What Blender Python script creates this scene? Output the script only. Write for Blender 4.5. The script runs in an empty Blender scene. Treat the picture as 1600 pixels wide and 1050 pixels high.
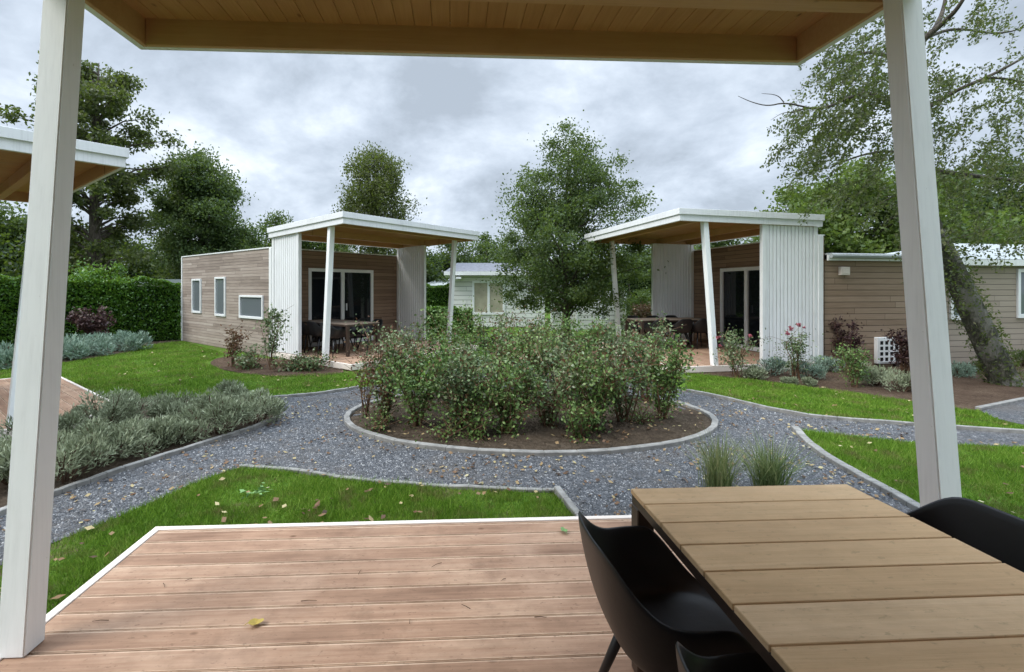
import bpy, bmesh, math, random
import numpy as np
from mathutils import Vector, Matrix
from mathutils.geometry import tessellate_polygon
R = math.radians
random.seed(7); rng = np.random.default_rng(11)
sc = bpy.context.scene
col = sc.collection

# ---------------------------------------------------------------- camera
F, CX, HZ, CZ = 740.0, 745.0, 450.0, 1.74
cam = bpy.data.cameras.new("camera"); camo = bpy.data.objects.new("camera", cam); col.objects.link(camo)
cam.sensor_width = 36; cam.lens = F/1600*36
cam.shift_x = (800-CX)/1600; cam.shift_y = -(525-HZ)/1600
cam.clip_start = 0.02; cam.clip_end = 2000
camo.location = (0, 0, CZ); camo.rotation_euler = (R(90), 0, 0)
sc.camera = camo

# ---------------------------------------------------------------- world, sun, exposure
SUN_EL, SUN_AZ = R(46), R(-112)          # azimuth from +Y, negative = left
world = bpy.data.worlds.new("World"); sc.world = world; world.use_nodes = True
wn = world.node_tree.nodes; wl = world.node_tree.links
bg = wn['Background']
sky = wn.new('ShaderNodeTexSky'); sky.sky_type = 'NISHITA'; sky.sun_disc = False
sky.sun_elevation = SUN_EL; sky.sun_rotation = SUN_AZ
def W(t): return wn.new(t)
def wmath(op, a, b=None, c=None):
    n = W('ShaderNodeMath'); n.operation = op
    for i, v in enumerate((a, b, c)):
        if v is None: continue
        if isinstance(v, (int, float)): n.inputs[i].default_value = v
        else: wl.new(v, n.inputs[i])
    return n.outputs[0]
tc = W('ShaderNodeTexCoord'); sp = W('ShaderNodeSeparateXYZ'); wl.new(tc.outputs['Generated'], sp.inputs[0])
zc = wmath('MAXIMUM', sp.outputs[2], 0.0)
dv = wmath('ADD', zc, 0.42)
cx_ = wmath('DIVIDE', sp.outputs[0], dv); cy_ = wmath('DIVIDE', sp.outputs[1], dv)
cb = W('ShaderNodeCombineXYZ'); wl.new(cx_, cb.inputs[0]); wl.new(cy_, cb.inputs[1]); cb.inputs[2].default_value = 5.3
nz = W('ShaderNodeTexNoise'); nz.inputs['Scale'].default_value = 3.1; nz.inputs['Detail'].default_value = 7
nz.inputs['Roughness'].default_value = 0.6; nz.inputs['Distortion'].default_value = 0.15
wl.new(cb.outputs[0], nz.inputs['Vector'])
nz2 = W('ShaderNodeTexNoise'); nz2.inputs['Scale'].default_value = 1.6; nz2.inputs['Detail'].default_value = 3
wl.new(cb.outputs[0], nz2.inputs['Vector'])
s_ = wmath('ADD', wmath('MULTIPLY', nz.outputs[0], 0.72), wmath('MULTIPLY', nz2.outputs[0], 0.28))
rp = W('ShaderNodeValToRGB'); wl.new(s_, rp.inputs[0])
e = rp.color_ramp.elements
e[0].position = 0.40; e[0].color = (0.325, 0.375, 0.44, 1)
e[1].position = 0.68; e[1].color = (0.72, 0.775, 0.84, 1)
m_ = e.new(0.48); m_.color = (0.41, 0.47, 0.55, 1)
m_ = e.new(0.56); m_.color = (0.51, 0.575, 0.66, 1)
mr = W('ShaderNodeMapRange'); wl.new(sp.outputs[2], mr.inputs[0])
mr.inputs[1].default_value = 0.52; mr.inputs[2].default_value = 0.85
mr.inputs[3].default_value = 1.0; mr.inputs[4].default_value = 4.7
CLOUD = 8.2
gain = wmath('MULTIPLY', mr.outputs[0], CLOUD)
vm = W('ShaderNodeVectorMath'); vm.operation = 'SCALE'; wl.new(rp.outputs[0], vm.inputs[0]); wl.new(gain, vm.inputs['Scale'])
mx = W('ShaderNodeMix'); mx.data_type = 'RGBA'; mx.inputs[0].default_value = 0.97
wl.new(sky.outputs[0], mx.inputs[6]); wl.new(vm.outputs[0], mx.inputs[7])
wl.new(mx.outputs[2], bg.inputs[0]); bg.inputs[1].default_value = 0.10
sl = bpy.data.lights.new("sun", 'SUN'); sl.energy = 1.5; sl.angle = R(22); sl.color = (1.0, 0.96, 0.90)
so = bpy.data.objects.new("sun", sl); col.objects.link(so)
sd = Vector((math.sin(SUN_AZ)*math.cos(SUN_EL), math.cos(SUN_AZ)*math.cos(SUN_EL), math.sin(SUN_EL)))
so.rotation_euler = sd.to_track_quat('Z', 'Y').to_euler()
sc.view_settings.view_transform = 'Standard'; sc.view_settings.look = 'None'
sc.view_settings.exposure = 0.92; sc.view_settings.gamma = 1
sc.render.engine = 'CYCLES'
sc.cycles.max_bounces = 8; sc.cycles.diffuse_bounces = 5; sc.cycles.transparent_max_bounces = 8

# ---------------------------------------------------------------- helpers
def at(px, py, z=0.0):
    d = F*(CZ-z)/(py-HZ); return Vector(((px-CX)/F*d, d, z))
def on(px, py, d):
    return Vector(((px-CX)/F*d, d, CZ-(py-HZ)/F*d))

def tag(o, label=None, cat=None, group=None, kind=None):
    if label: o['label'] = label
    if cat: o['category'] = cat
    if group: o['group'] = group
    if kind: o['kind'] = kind
    return o
def empty(name, loc, rz=0, **k):
    o = bpy.data.objects.new(name, None); col.objects.link(o)
    o.location = loc; o.rotation_euler = (0, 0, rz); o.empty_display_size = .1
    return tag(o, **k)
def link_mesh(name, me, mats, parent=None, loc=None, smooth=False):
    if not isinstance(mats, (list, tuple)): mats = [mats]
    for m in mats: me.materials.append(m)
    o = bpy.data.objects.new(name, me); col.objects.link(o)
    if parent: o.parent = parent
    if loc is not None: o.location = loc
    if smooth: me.polygons.foreach_set('use_smooth', [True]*len(me.polygons))
    return o
def npmesh(name, V, Fq, mats, parent=None, loc=None, smooth=False, midx=None):
    """V (n,3), Fq (m,k) all faces the same size"""
    V = np.asarray(V, dtype=np.float32); Fq = np.asarray(Fq, dtype=np.int32)
    me = bpy.data.meshes.new(name); me.vertices.add(len(V)); me.vertices.foreach_set('co', V.ravel())
    k = Fq.shape[1]; me.loops.add(Fq.size); me.loops.foreach_set('vertex_index', Fq.ravel())
    me.polygons.add(len(Fq)); me.polygons.foreach_set('loop_start', np.arange(len(Fq), dtype=np.int32)*k)
    if midx is not None: me.polygons.foreach_set('material_index', np.asarray(midx, dtype=np.int32))
    me.update(calc_edges=True)
    return link_mesh(name, me, mats, parent, loc, smooth)

class MB:
    def __init__(s): s.v = []; s.f = []; s.m = []
    def add(s, V, Fs, mi=0):
        b = len(s.v); s.v += [tuple(p) for p in V]; s.f += [tuple(i+b for i in f) for f in Fs]; s.m += [mi]*len(Fs); return s
    def box(s, x0, x1, y0, y1, z0, z1, mi=0):
        V = [(x, y, z) for z in (z0, z1) for y in (y0, y1) for x in (x0, x1)]
        return s.add(V, [(0,2,3,1),(4,5,7,6),(0,1,5,4),(2,6,7,3),(0,4,6,2),(1,3,7,5)], mi)
    def hexa(s, b, t, mi=0):
        """b,t: four points each, same winding"""
        return s.add(list(b)+list(t), [(3,2,1,0),(4,5,6,7),(0,1,5,4),(1,2,6,5),(2,3,7,6),(3,0,4,7)], mi)
    def tube(s, pts, rad, n=6, mi=0, cap=True):
        pts = [Vector(p) for p in pts]; base = len(s.v); up = None
        for i, p in enumerate(pts):
            d = (pts[min(i+1, len(pts)-1)]-pts[max(i-1, 0)])
            if d.length < 1e-9: d = Vector((0,0,1))
            d.normalize()
            if up is None:
                up = d.orthogonal().normalized()
            up = (up-d*up.dot(d));
            up = up.normalized() if up.length > 1e-6 else d.orthogonal().normalized()
            sd_ = d.cross(up); r = rad[i] if isinstance(rad, (list, tuple)) else rad
            for k in range(n):
                a = 2*math.pi*k/n; s.v.append(tuple(p+up*math.cos(a)*r+sd_*math.sin(a)*r))
        for i in range(len(pts)-1):
            for k in range(n):
                a = base+i*n+k; b = base+i*n+(k+1) % n
                s.f.append((a, b, b+n, a+n)); s.m.append(mi)
        if cap:
            s.f.append(tuple(base+k for k in reversed(range(n)))); s.m.append(mi)
            s.f.append(tuple(base+(len(pts)-1)*n+k for k in range(n))); s.m.append(mi)
        return s
    def build(s, name, mats, parent=None, bevel=0, smooth=False, loc=None, seg=1):
        me = bpy.data.meshes.new(name); me.from_pydata(s.v, [], s.f)
        me.polygons.foreach_set('material_index', s.m); me.update()
        bm = bmesh.new(); bm.from_mesh(me)
        bmesh.ops.recalc_face_normals(bm, faces=bm.faces)
        if bevel:
            bmesh.ops.bevel(bm, geom=[e for e in bm.edges if len(e.link_faces) == 2 and e.calc_face_angle(0) > .6], offset=bevel, segments=seg, affect='EDGES', clamp_overlap=True)
        bm.to_mesh(me); bm.free()
        return link_mesh(name, me, mats, parent, loc, smooth)

def copy_tree(o, parent=None):
    c = o.copy(); col.objects.link(c); c.parent = parent
    for ch in list(o.children): copy_tree(ch, c)
    return c

# ---------------------------------------------------------------- materials
def newmat(name):
    m = bpy.data.materials.new(name); m.use_nodes = True; nt = m.node_tree
    return m, nt, nt.nodes['Principled BSDF']
class NG:
    def __init__(s, nt): s.nt = nt
    def n(s, t, **k):
        x = s.nt.nodes.new(t)
        for a, b in k.items(): setattr(x, a, b)
        return x
    def l(s, a, b): s.nt.links.new(a, b)
    def set(s, inp, v):
        if isinstance(v, (int, float, tuple)): inp.default_value = v
        else: s.l(v, inp)
    def math(s, op, a, b=0.0, c=None, clamp=False):
        x = s.n('ShaderNodeMath', operation=op, use_clamp=clamp); s.set(x.inputs[0], a); s.set(x.inputs[1], b)
        if c is not None: s.set(x.inputs[2], c)
        return x.outputs[0]
    def noise(s, vec, scale, detail=4, rough=.55, dist=0):
        x = s.n('ShaderNodeTexNoise'); s.l(vec, x.inputs['Vector']); x.inputs['Scale'].default_value = scale
        x.inputs['Detail'].default_value = detail; x.inputs['Roughness'].default_value = rough; x.inputs['Distortion'].default_value = dist
        return x.outputs[0]
    def ramp(s, f, *st):
        x = s.n('ShaderNodeValToRGB'); s.l(f, x.inputs[0]); e = x.color_ramp.elements
        e[0].position = st[0][0]; e[0].color = tuple(st[0][1])+(1,)
        e[1].position = st[-1][0]; e[1].color = tuple(st[-1][1])+(1,)
        for p, c in st[1:-1]:
            k = e.new(p); k.color = tuple(c)+(1,)
        return x.outputs[0]
    def mix(s, f, a, b, blend='MIX'):
        x = s.n('ShaderNodeMix', data_type='RGBA', blend_type=blend); s.set(x.inputs[0], f)
        for i, v in ((6, a), (7, b)):
            if isinstance(v, tuple): x.inputs[i].default_value = v+(1,) if len(v) == 3 else v
            else: s.l(v, x.inputs[i])
        return x.outputs[2]
    def coord(s): return s.n('ShaderNodeTexCoord').outputs['Object']
    def sep(s, v):
        x = s.n('ShaderNodeSeparateXYZ'); s.l(v, x.inputs[0]); return x.outputs
    def comb(s, x_, y_, z_):
        x = s.n('ShaderNodeCombineXYZ')
        for i, v in enumerate((x_, y_, z_)): s.set(x.inputs[i], v)
        return x.outputs[0]
    def scale(s, v, xyz):
        x = s.n('ShaderNodeMapping'); s.l(v, x.inputs[0]); x.inputs['Scale'].default_value = xyz; return x.outputs[0]
    def bump(s, h, strength, dist=.01, normal=None):
        x = s.n('ShaderNodeBump'); s.l(h, x.inputs['Height']); x.inputs['Strength'].default_value = strength
        x.inputs['Distance'].default_value = dist
        if normal is not None: s.l(normal, x.inputs['Normal'])
        return x.outputs[0]
    def island(s): return s.n('ShaderNodeNewGeometry').outputs['Random Per Island']
    def white(s, v):
        x = s.n('ShaderNodeTexWhiteNoise'); s.l(v, x.inputs['Vector']); return x.outputs[0]

def hsv(c): return c
def leafmat(name, cols, rough=.5, trans=.35, spec=.3, patch=.9, dry=0):
    m, nt, b = newmat(name); g = NG(nt); co = g.coord()
    pos = g.n('ShaderNodeNewGeometry').outputs['Position']
    n1 = g.noise(pos, patch, 3); f = g.math('ADD', g.math('MULTIPLY', g.island(), .75), g.math('MULTIPLY', g.math('SUBTRACT', n1, .5), 1.1), clamp=True)
    k = len(cols); c = g.ramp(f, *[(i/(k-1) if k > 1 else 0, cc) for i, cc in enumerate(cols)])
    if dry:
        dn = g.ramp(g.noise(pos, 3.4, 5, .7), (.52, (0, 0, 0)), (.66, (1, 1, 1)))
        c = g.mix(g.math('MULTIPLY', dn, g.math('MULTIPLY', g.math('ADD', g.island(), .25), dry), clamp=True) if False else g.math('MINIMUM', g.math('MULTIPLY', dn, g.math('MULTIPLY', g.math('ADD', g.island(), .3), dry)), 1.0), c, (.20, .165, .07))
    g.l(c, b.inputs['Base Color']); b.inputs['Roughness'].default_value = rough; b.inputs['Specular IOR Level'].default_value = spec
    t = g.n('ShaderNodeBsdfTranslucent'); g.l(g.mix(.5, c, (.25, .35, .03), 'MIX') if trans > .3 else c, t.inputs[0])
    ms = g.n('ShaderNodeMixShader'); ms.inputs[0].default_value = trans
    g.l(b.outputs[0], ms.inputs[1]); g.l(t.outputs[0], ms.inputs[2])
    g.l(ms.outputs[0], nt.nodes['Material Output'].inputs[0]); return m

def white_paint(name, base=(.80, .81, .80), dirt=.12, rough=.5):
    m, nt, b = newmat(name); g = NG(nt); co = g.coord()
    st = g.noise(g.scale(co, (14, 14, .7)), 3, 5, .6); bl = g.noise(co, 2.2, 4)
    f = g.math('ADD', g.math('MULTIPLY', st, .6), g.math('MULTIPLY', bl, .4))
    dk = tuple(x*(1-dirt*1.9) for x in base)
    c = g.ramp(f, (.35, dk), (.5, tuple(x*(1-dirt*.35) for x in base)), (.7, base))
    sp_ = g.noise(co, 26, 2); c = g.mix(g.math('MULTIPLY', g.math('GREATER_THAN', sp_, .76), .25), c, (.35, .33, .3))
    g.l(c, b.inputs['Base Color']); b.inputs['Roughness'].default_value = rough
    g.l(g.bump(st, .25, .004), b.inputs['Normal']); return m

def cladding(name, pal, h=.125):
    m, nt, b = newmat(name); g = NG(nt); co = g.coord(); x, y, z = g.sep(co)
    al = g.math('ADD', x, y)
    row = g.math('FLOOR', g.math('DIVIDE', z, h)); fr = g.math('FRACT', g.math('DIVIDE', z, h))
    off = g.white(g.comb(row, 3.3, 0.0)); pl = g.math('FLOOR', g.math('ADD', g.math('DIVIDE', al, 2.3), g.math('MULTIPLY', off, 7)))
    rnd = g.white(g.comb(row, pl, 0.0))
    grain = g.noise(g.comb(g.math('MULTIPLY', al, 1.3), g.math('MULTIPLY', z, 34), rnd), 1.6, 6, .65)
    big = g.noise(co, .8, 3)
    f = g.math('ADD', g.math('ADD', g.math('MULTIPLY', rnd, .27), g.math('MULTIPLY', grain, .55)), g.math('MULTIPLY', big, .24))
    c = g.ramp(f, (.25, pal[0]), (.5, pal[1]), (.78, pal[2]))
    gap = g.math('LESS_THAN', fr, .085)
    jn = g.math('LESS_THAN', g.math('FRACT', g.math('ADD', g.math('DIVIDE', al, 2.3), g.math('MULTIPLY', off, 7))), .003)
    gp = g.math('MAXIMUM', gap, jn)
    c = g.mix(g.math('MULTIPLY', gp, .8), c, (.035, .026, .02)); g.l(c, b.inputs['Base Color'])
    b.inputs['Roughness'].default_value = .75; b.inputs['Specular IOR Level'].default_value = .25
    hh = g.math('SUBTRACT', g.math('MULTIPLY', grain, .15), gp)
    g.l(g.bump(hh, .8, .012), b.inputs['Normal']); return m

def planks(name, pal, axis=0, knots=True, rough=.6, wet=0, stain=.25, knotcol=(.1, .05, .025), iw=.3, edge=0, speck=0):
    """individual plank boxes: variation per island, grain along axis"""
    m, nt, b = newmat(name); g = NG(nt); co = g.coord(); isl = g.island()
    x, y, z = g.sep(co); off = g.math('MULTIPLY', isl, 37.0)
    al, ac = (x, y) if axis == 0 else (y, x)
    v = g.comb(g.math('ADD', g.math('MULTIPLY', al, 1.1), off), g.math('MULTIPLY', ac, 26), g.math('MULTIPLY', z, 20))
    gr = g.noise(v, 1.5, 6, .62, .4)
    big = g.noise(g.comb(g.math('ADD', al, off), g.math('MULTIPLY', ac, 2.2), z), 1.7, 4)
    f = g.math('ADD', g.math('ADD', g.math('MULTIPLY', isl, iw), g.math('MULTIPLY', gr, .4)), g.math('MULTIPLY', big, .64-iw))
    c = g.ramp(f, (.28, pal[0]), (.52, pal[1]), (.76, pal[2]))
    if knots:
        kv = g.n('ShaderNodeTexVoronoi'); g.l(g.comb(g.math('ADD', al, off), g.math('MULTIPLY', ac, 1.7), 0.0), kv.inputs['Vector']); kv.inputs['Scale'].default_value = 4.2
        kk = g.ramp(kv.outputs['Distance'], (.045, (1, 1, 1)), (.12, (0, 0, 0)))
        kr = g.math('GREATER_THAN', g.white(kv.outputs['Position']), .45)
        c = g.mix(g.math('MULTIPLY', g.math('MULTIPLY', kk, kr), .8), c, knotcol)
    if stain:
        sn = g.noise(co, 3.1, 5, .65); sn2 = g.ramp(sn, (.55, (0, 0, 0)), (.72, (1, 1, 1)))
        c = g.mix(g.math('MULTIPLY', sn2, stain), c, tuple(a*.45 for a in pal[1]))
        if edge:
            fr = g.math('FRACT', g.math('DIVIDE', ac, edge)); ed = g.math('MAXIMUM', g.math('LESS_THAN', fr, .055), g.math('GREATER_THAN', fr, .87))
            c = g.mix(g.math('MULTIPLY', ed, g.ramp(g.noise(co, 4, 3), (.3, (.25,)*3), (.7, (.75,)*3))), c, (.72, .55, .41))
        c = g.mix(g.math('MULTIPLY', g.ramp(g.noise(co, 1.4, 4), (.56, (0, 0, 0)), (.7, (1, 1, 1))), stain*.35), c, tuple(min(1, a*1.25+.05) for a in pal[2]))
    if speck:
        sk = g.ramp(g.noise(g.comb(g.math('MULTIPLY', al, .5), ac, z), 55, 3, .7), (.60, (0, 0, 0)), (.70, (1, 1, 1)))
        c = g.mix(g.math('MULTIPLY', sk, speck*.7), c, tuple(a*.42 for a in pal[1]))
        sm = g.ramp(g.noise(g.comb(g.math('MULTIPLY', al, .8), g.math('MULTIPLY', ac, 1.3), off), 9, 5, .7), (.42, (0, 0, 0)), (.66, (1, 1, 1)))
        c = g.mix(g.math('MULTIPLY', sm, speck*.42), c, tuple(a*.6 for a in pal[1]))
    g.l(c, b.inputs['Base Color']); b.inputs['Roughness'].default_value = rough
    g.l(g.ramp(big, (.3, (rough-.12,)*3), (.7, (min(1, rough+.12),)*3)), b.inputs['Roughness'])
    b.inputs['Specular IOR Level'].default_value = .18
    g.l(g.bump(gr, .5, .005), b.inputs['Normal']); return m

def flat(name, c, rough=.5, spec=.5, metal=0, var=.12, scale=6, bump=.1):
    m, nt, b = newmat(name); g = NG(nt); co = g.coord(); n1 = g.noise(co, scale, 5)
    cc = g.ramp(n1, (.3, tuple(x*(1-var) for x in c)), (.7, tuple(min(1, x*(1+var)) for x in c)))
    g.l(cc, b.inputs['Base Color']); b.inputs['Roughness'].default_value = rough; b.inputs['Specular IOR Level'].default_value = spec
    b.inputs['Metallic'].default_value = metal
    if bump: g.l(g.bump(g.noise(co, scale*12, 3), bump, .003), b.inputs['Normal'])
    return m

M = {}
M['white'] = white_paint('white_painted_wood')
M['post'] = white_paint('white_painted_post', (.90, .91, .90), .05)
M['slat'] = white_paint('white_slats', (.82, .83, .83), .05)
M['fascia'] = white_paint('white_fascia', (.78, .79, .80), .08)
M['pvc'] = flat('white_frame', (.78, .79, .79), .35, .5, var=.04, bump=0)
M['clad_grey'] = cladding('weathered_timber', ((.15, .118, .097), (.31, .253, .213), (.48, .415, .36)), .085)
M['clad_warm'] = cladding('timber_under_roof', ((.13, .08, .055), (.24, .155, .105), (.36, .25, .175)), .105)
M['clad_wide'] = cladding('wide_timber_boards', ((.20, .135, .088), (.295, .21, .145), (.38, .285, .205)), .13)
M['clad_pale'] = cladding('pale_timber_boards', ((.27, .22, .17), (.34, .285, .225), (.41, .345, .28)), .13)
M['chalet'] = cladding('white_weatherboard', ((.60, .60, .57), (.68, .68, .65), (.74, .74, .71)), .2)
M['deck'] = planks('deck_boards', ((.16, .09, .058), (.37, .232, .155), (.56, .40, .285)), 0, True, .85, stain=.6, knotcol=(.10, .05, .03), iw=.14, speck=.8, edge=.13)
M['trim'] = planks('pale_deck_edging', ((.58, .48, .40), (.70, .61, .53), (.80, .73, .66)), 0, False, .6, stain=.1)
M['soffit'] = planks('pine_soffit', ((.36, .18, .07), (.46, .245, .10), (.55, .32, .145)), 1, True, .5, stain=.1, knotcol=(.16, .06, .02), iw=.12)
M['beam'] = planks('pine_beam', ((.36, .18, .08), (.47, .26, .125), (.55, .33, .17)), 0, True, .5, stain=.15, knotcol=(.16, .06, .02))
M['table'] = planks('composite_table_boards', ((.54, .345, .18), (.68, .465, .26), (.80, .58, .36)), 0, False, .78, stain=.3, speck=.5)
M['table_shaded'] = planks('shaded_table_boards', ((.13, .10, .08), (.18, .145, .115), (.23, .19, .15)), 0, False, .8, stain=.2)  # same boards as the near table; far veranda shade put into the colour
M['tframe'] = flat('dark_brown_metal', (.045, .028, .02), .45)
M['black'] = flat('black_plastic', (.012, .012, .014), .42, .5, var=.1, scale=4, bump=.15)
M['kerb'] = flat('concrete_edging', (.23, .225, .21), .85, .3, var=.3, scale=9, bump=.5)
M['roofing'] = flat('dark_roofing', (.10, .10, .11), .8, var=.25)
M['metalroof'] = flat('pale_metal_roof', (.34, .37, .37), .5, var=.12, scale=2)
M['tiles'] = flat('blue_grey_tiles', (.13, .135, .155), .7, var=.3, scale=9)
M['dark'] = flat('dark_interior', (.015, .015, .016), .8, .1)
M['greywood'] = flat('grey_plinth', (.20, .16, .13), .8, var=.3)
m, nt, b = newmat('window_glass'); b.inputs['Base Color'].default_value = (.012, .015, .018, 1); b.inputs['Roughness'].default_value = .03; b.inputs['Specular IOR Level'].default_value = .55; M['glass'] = m
m, nt, b = newmat('window_blind_glass'); b.inputs['Base Color'].default_value = (.13, .15, .16, 1); b.inputs['Roughness'].default_value = .06; M['glass_grey'] = m
M['curtain'] = flat('beige_curtain', (.36, .33, .24), .7, var=.2, scale=3)

# bark
def bark(name, c0, c1, c2, white=0):
    m, nt, b = newmat(name); g = NG(nt); co = g.coord()
    n1 = g.noise(g.scale(co, (9, 9, 2.2)), 1.6, 6, .7, 1.0); n2 = g.noise(co, 2.6, 4, .6)
    c = g.ramp(n1, (.33, c0), (.5, c1), (.68, c2))
    if white: c = g.mix(g.math('MULTIPLY', g.ramp(n2, (.48, (0, 0, 0)), (.55, (1, 1, 1))), white), c, (.42, .40, .36))
    g.l(c, b.inputs['Base Color']); b.inputs['Roughness'].default_value = .9
    g.l(g.bump(n1, 1.0, .06), b.inputs['Normal']); return m
M['bark'] = bark('dark_bark', (.03, .024, .018), (.075, .06, .045), (.13, .11, .085))
M['birch'] = bark('birch_bark', (.022, .022, .014), (.05, .05, .03), (.13, .12, .095), .3)
M['twig'] = flat('brown_twigs', (.09, .055, .035), .85, .2, var=.4)
M['cane'] = flat('rose_canes', (.12, .07, .04), .8, .2, var=.4)

M['lf_alder'] = leafmat('alder_leaves', ((.035, .05, .02), (.065, .085, .032), (.11, .125, .05), (.15, .14, .07)))
M['lf_dark'] = leafmat('dark_leaves', ((.012, .028, .01), (.026, .052, .016), (.05, .085, .028)), patch=.5)
M['lf_mid'] = leafmat('green_leaves', ((.028, .055, .018), (.06, .10, .03), (.11, .155, .05)), patch=.6)
M['lf_pop'] = leafmat('poplar_leaves', ((.03, .06, .02), (.06, .10, .035), (.115, .165, .065), (.20, .23, .12)), patch=.7)
M['lf_birch'] = leafmat('birch_leaves', ((.045, .06, .018), (.085, .10, .034), (.14, .145, .055)), patch=.8)
M['lf_cent'] = leafmat('garden_tree_leaves', ((.028, .052, .018), (.055, .092, .032), (.10, .145, .05), (.17, .185, .085)), patch=1.1)
M['lf_yellow'] = leafmat('yellow_green_leaves', ((.05, .09, .02), (.10, .15, .035), (.18, .22, .06)), patch=.7)
M['lf_gold'] = leafmat('golden_leaves', ((.14, .14, .015), (.24, .22, .03), (.3, .27, .05)))
M['lf_hedge'] = leafmat('hedge_leaves', ((.03, .09, .01), (.07, .18, .018), (.14, .28, .036)), rough=.35, spec=.5, patch=.8)
M['lf_rose'] = leafmat('rose_leaves', ((.045, .075, .03), (.085, .13, .05), (.13, .19, .075), (.19, .25, .11), (.32, .35, .23), (.17, .12, .06)), rough=.4, patch=1.3, trans=.25)
M['lf_rose2'] = leafmat('fresh_rose_leaves', ((.05, .10, .028), (.10, .175, .045), (.15, .24, .065), (.22, .31, .10), (.34, .38, .2)), rough=.4, patch=1.3, trans=.25)
M['lf_brown'] = leafmat('dry_brown_leaves', ((.10, .045, .025), (.17, .09, .045), (.11, .12, .05)), trans=.2)
M['lf_grey'] = leafmat('grey_green_leaves', ((.14, .165, .095), (.28, .32, .20), (.46, .50, .35)), rough=.7, trans=.15, patch=2.2)
M['lf_bluegrey'] = leafmat('blue_grey_leaves', ((.12, .19, .14), (.24, .33, .25), (.40, .49, .40)), rough=.7, trans=.15, patch=2.2)
M['lf_purple'] = leafmat('purple_leaves', ((.03, .014, .016), (.06, .028, .028), (.10, .055, .045), (.06, .07, .03)), trans=.2)
M['lf_tuft'] = leafmat('tuft_blades', ((.10, .15, .05), (.19, .25, .09), (.32, .34, .15), (.46, .41, .2)), trans=.25)
M['petal'] = leafmat('pink_petals', ((.30, .03, .07), (.45, .10, .14), (.55, .28, .28)), trans=.2)
M['blade'] = leafmat('lawn_blades', ((.075, .155, .014), (.125, .245, .022), (.20, .33, .038), (.36, .38, .11)), rough=.6, trans=.3, patch=1.6, spec=.2, dry=.9)
M['litter'] = leafmat('fallen_leaf', ((.06, .032, .016), (.16, .085, .04), (.28, .19, .09), (.44, .38, .19), (.46, .43, .32)), trans=.1)
M['leaf_yellow'] = leafmat('yellow_leaf', ((.42, .30, .06), (.5, .40, .10)), trans=.1)
M['leaf_green'] = leafmat('green_leaf', ((.16, .30, .10), (.22, .38, .14)), trans=.1)

# ground materials
m, nt, b = newmat('lawn_soil'); g = NG(nt); co = g.coord()
a = g.noise(co, 1.1, 5); b2 = g.noise(co, 30, 4, .7); c = g.ramp(g.math('ADD', g.math('MULTIPLY', a, .5), g.math('MULTIPLY', b2, .5)), (.33, (.045, .09, .012)), (.5, (.07, .14, .014)), (.68, (.11, .19, .022)))
dirt = g.ramp(g.noise(co, 2.3, 5, .65), (.52, (0, 0, 0)), (.64, (1, 1, 1)))
c = g.mix(g.math('MULTIPLY', dirt, .8), c, (.11, .09, .045)); g.l(c, b.inputs['Base Color']); b.inputs['Roughness'].default_value = .9
b.inputs['Specular IOR Level'].default_value = .1
g.l(g.bump(b2, .9, .03), b.inputs['Normal']); M['lawn'] = m
m, nt, b = newmat('gravel'); g = NG(nt); co = g.coord()
vo = g.n('ShaderNodeTexVoronoi'); vo.inputs['Scale'].default_value = 62; g.l(co, vo.inputs['Vector'])
vo2 = g.n('ShaderNodeTexVoronoi'); vo2.inputs['Scale'].default_value = 31; g.l(co, vo2.inputs['Vector'])
r1 = g.white(vo.outputs['Position']); r2 = g.white(vo2.outputs['Position'])
rr = g.math('ADD', g.math('MULTIPLY', r1, .6), g.math('MULTIPLY', r2, .4))
c = g.ramp(rr, (.05, (.022, .025, .03)), (.45, (.066, .071, .079)), (.75, (.13, .136, .147)), (.98, (.33, .33, .33)))
big = g.noise(co, 1.5, 5, .65); c = g.mix(g.math('MULTIPLY', g.ramp(big, (.47, (0, 0, 0)), (.64, (1, 1, 1))), .5), c, (.12, .10, .08))
g.l(c, b.inputs['Base Color']); b.inputs['Roughness'].default_value = .6
hh = g.math('ADD', g.math('MULTIPLY', vo.outputs['Distance'], -1.0), g.math('MULTIPLY', vo2.outputs['Distance'], -.6))
g.l(g.bump(hh, 1.0, .02), b.inputs['Normal']); M['gravel'] = m
m, nt, b = newmat('bare_soil'); g = NG(nt); co = g.coord()
a = g.noise(co, 2.2, 6, .7); b2 = g.noise(co, 24, 5, .7)
c = g.ramp(g.math('ADD', g.math('MULTIPLY', a, .45), g.math('MULTIPLY', b2, .55)), (.33, (.035, .026, .018)), (.52, (.085, .064, .045)), (.68, (.16, .125, .09)))
g.l(c, b.inputs['Base Color']); b.inputs['Roughness'].default_value = .95; b.inputs['Specular IOR Level'].default_value = .1
g.l(g.bump(b2, 1.0, .05), b.inputs['Normal']); M['soil'] = m
m, nt, b = newmat('bark_mulch'); g = NG(nt); co = g.coord()
a = g.noise(co, 2.2, 6, .7); b2 = g.noise(co, 34, 5, .7)
c = g.ramp(g.math('ADD', g.math('MULTIPLY', a, .45), g.math('MULTIPLY', b2, .55)), (.33, (.04, .026, .018)), (.52, (.105, .07, .048)), (.68, (.19, .145, .10)))
g.l(c, b.inputs['Base Color']); b.inputs['Roughness'].default_value = .95; b.inputs['Specular IOR Level'].default_value = .1
g.l(g.bump(b2, 1.0, .05), b.inputs['Normal']); M['mulch'] = m

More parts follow.
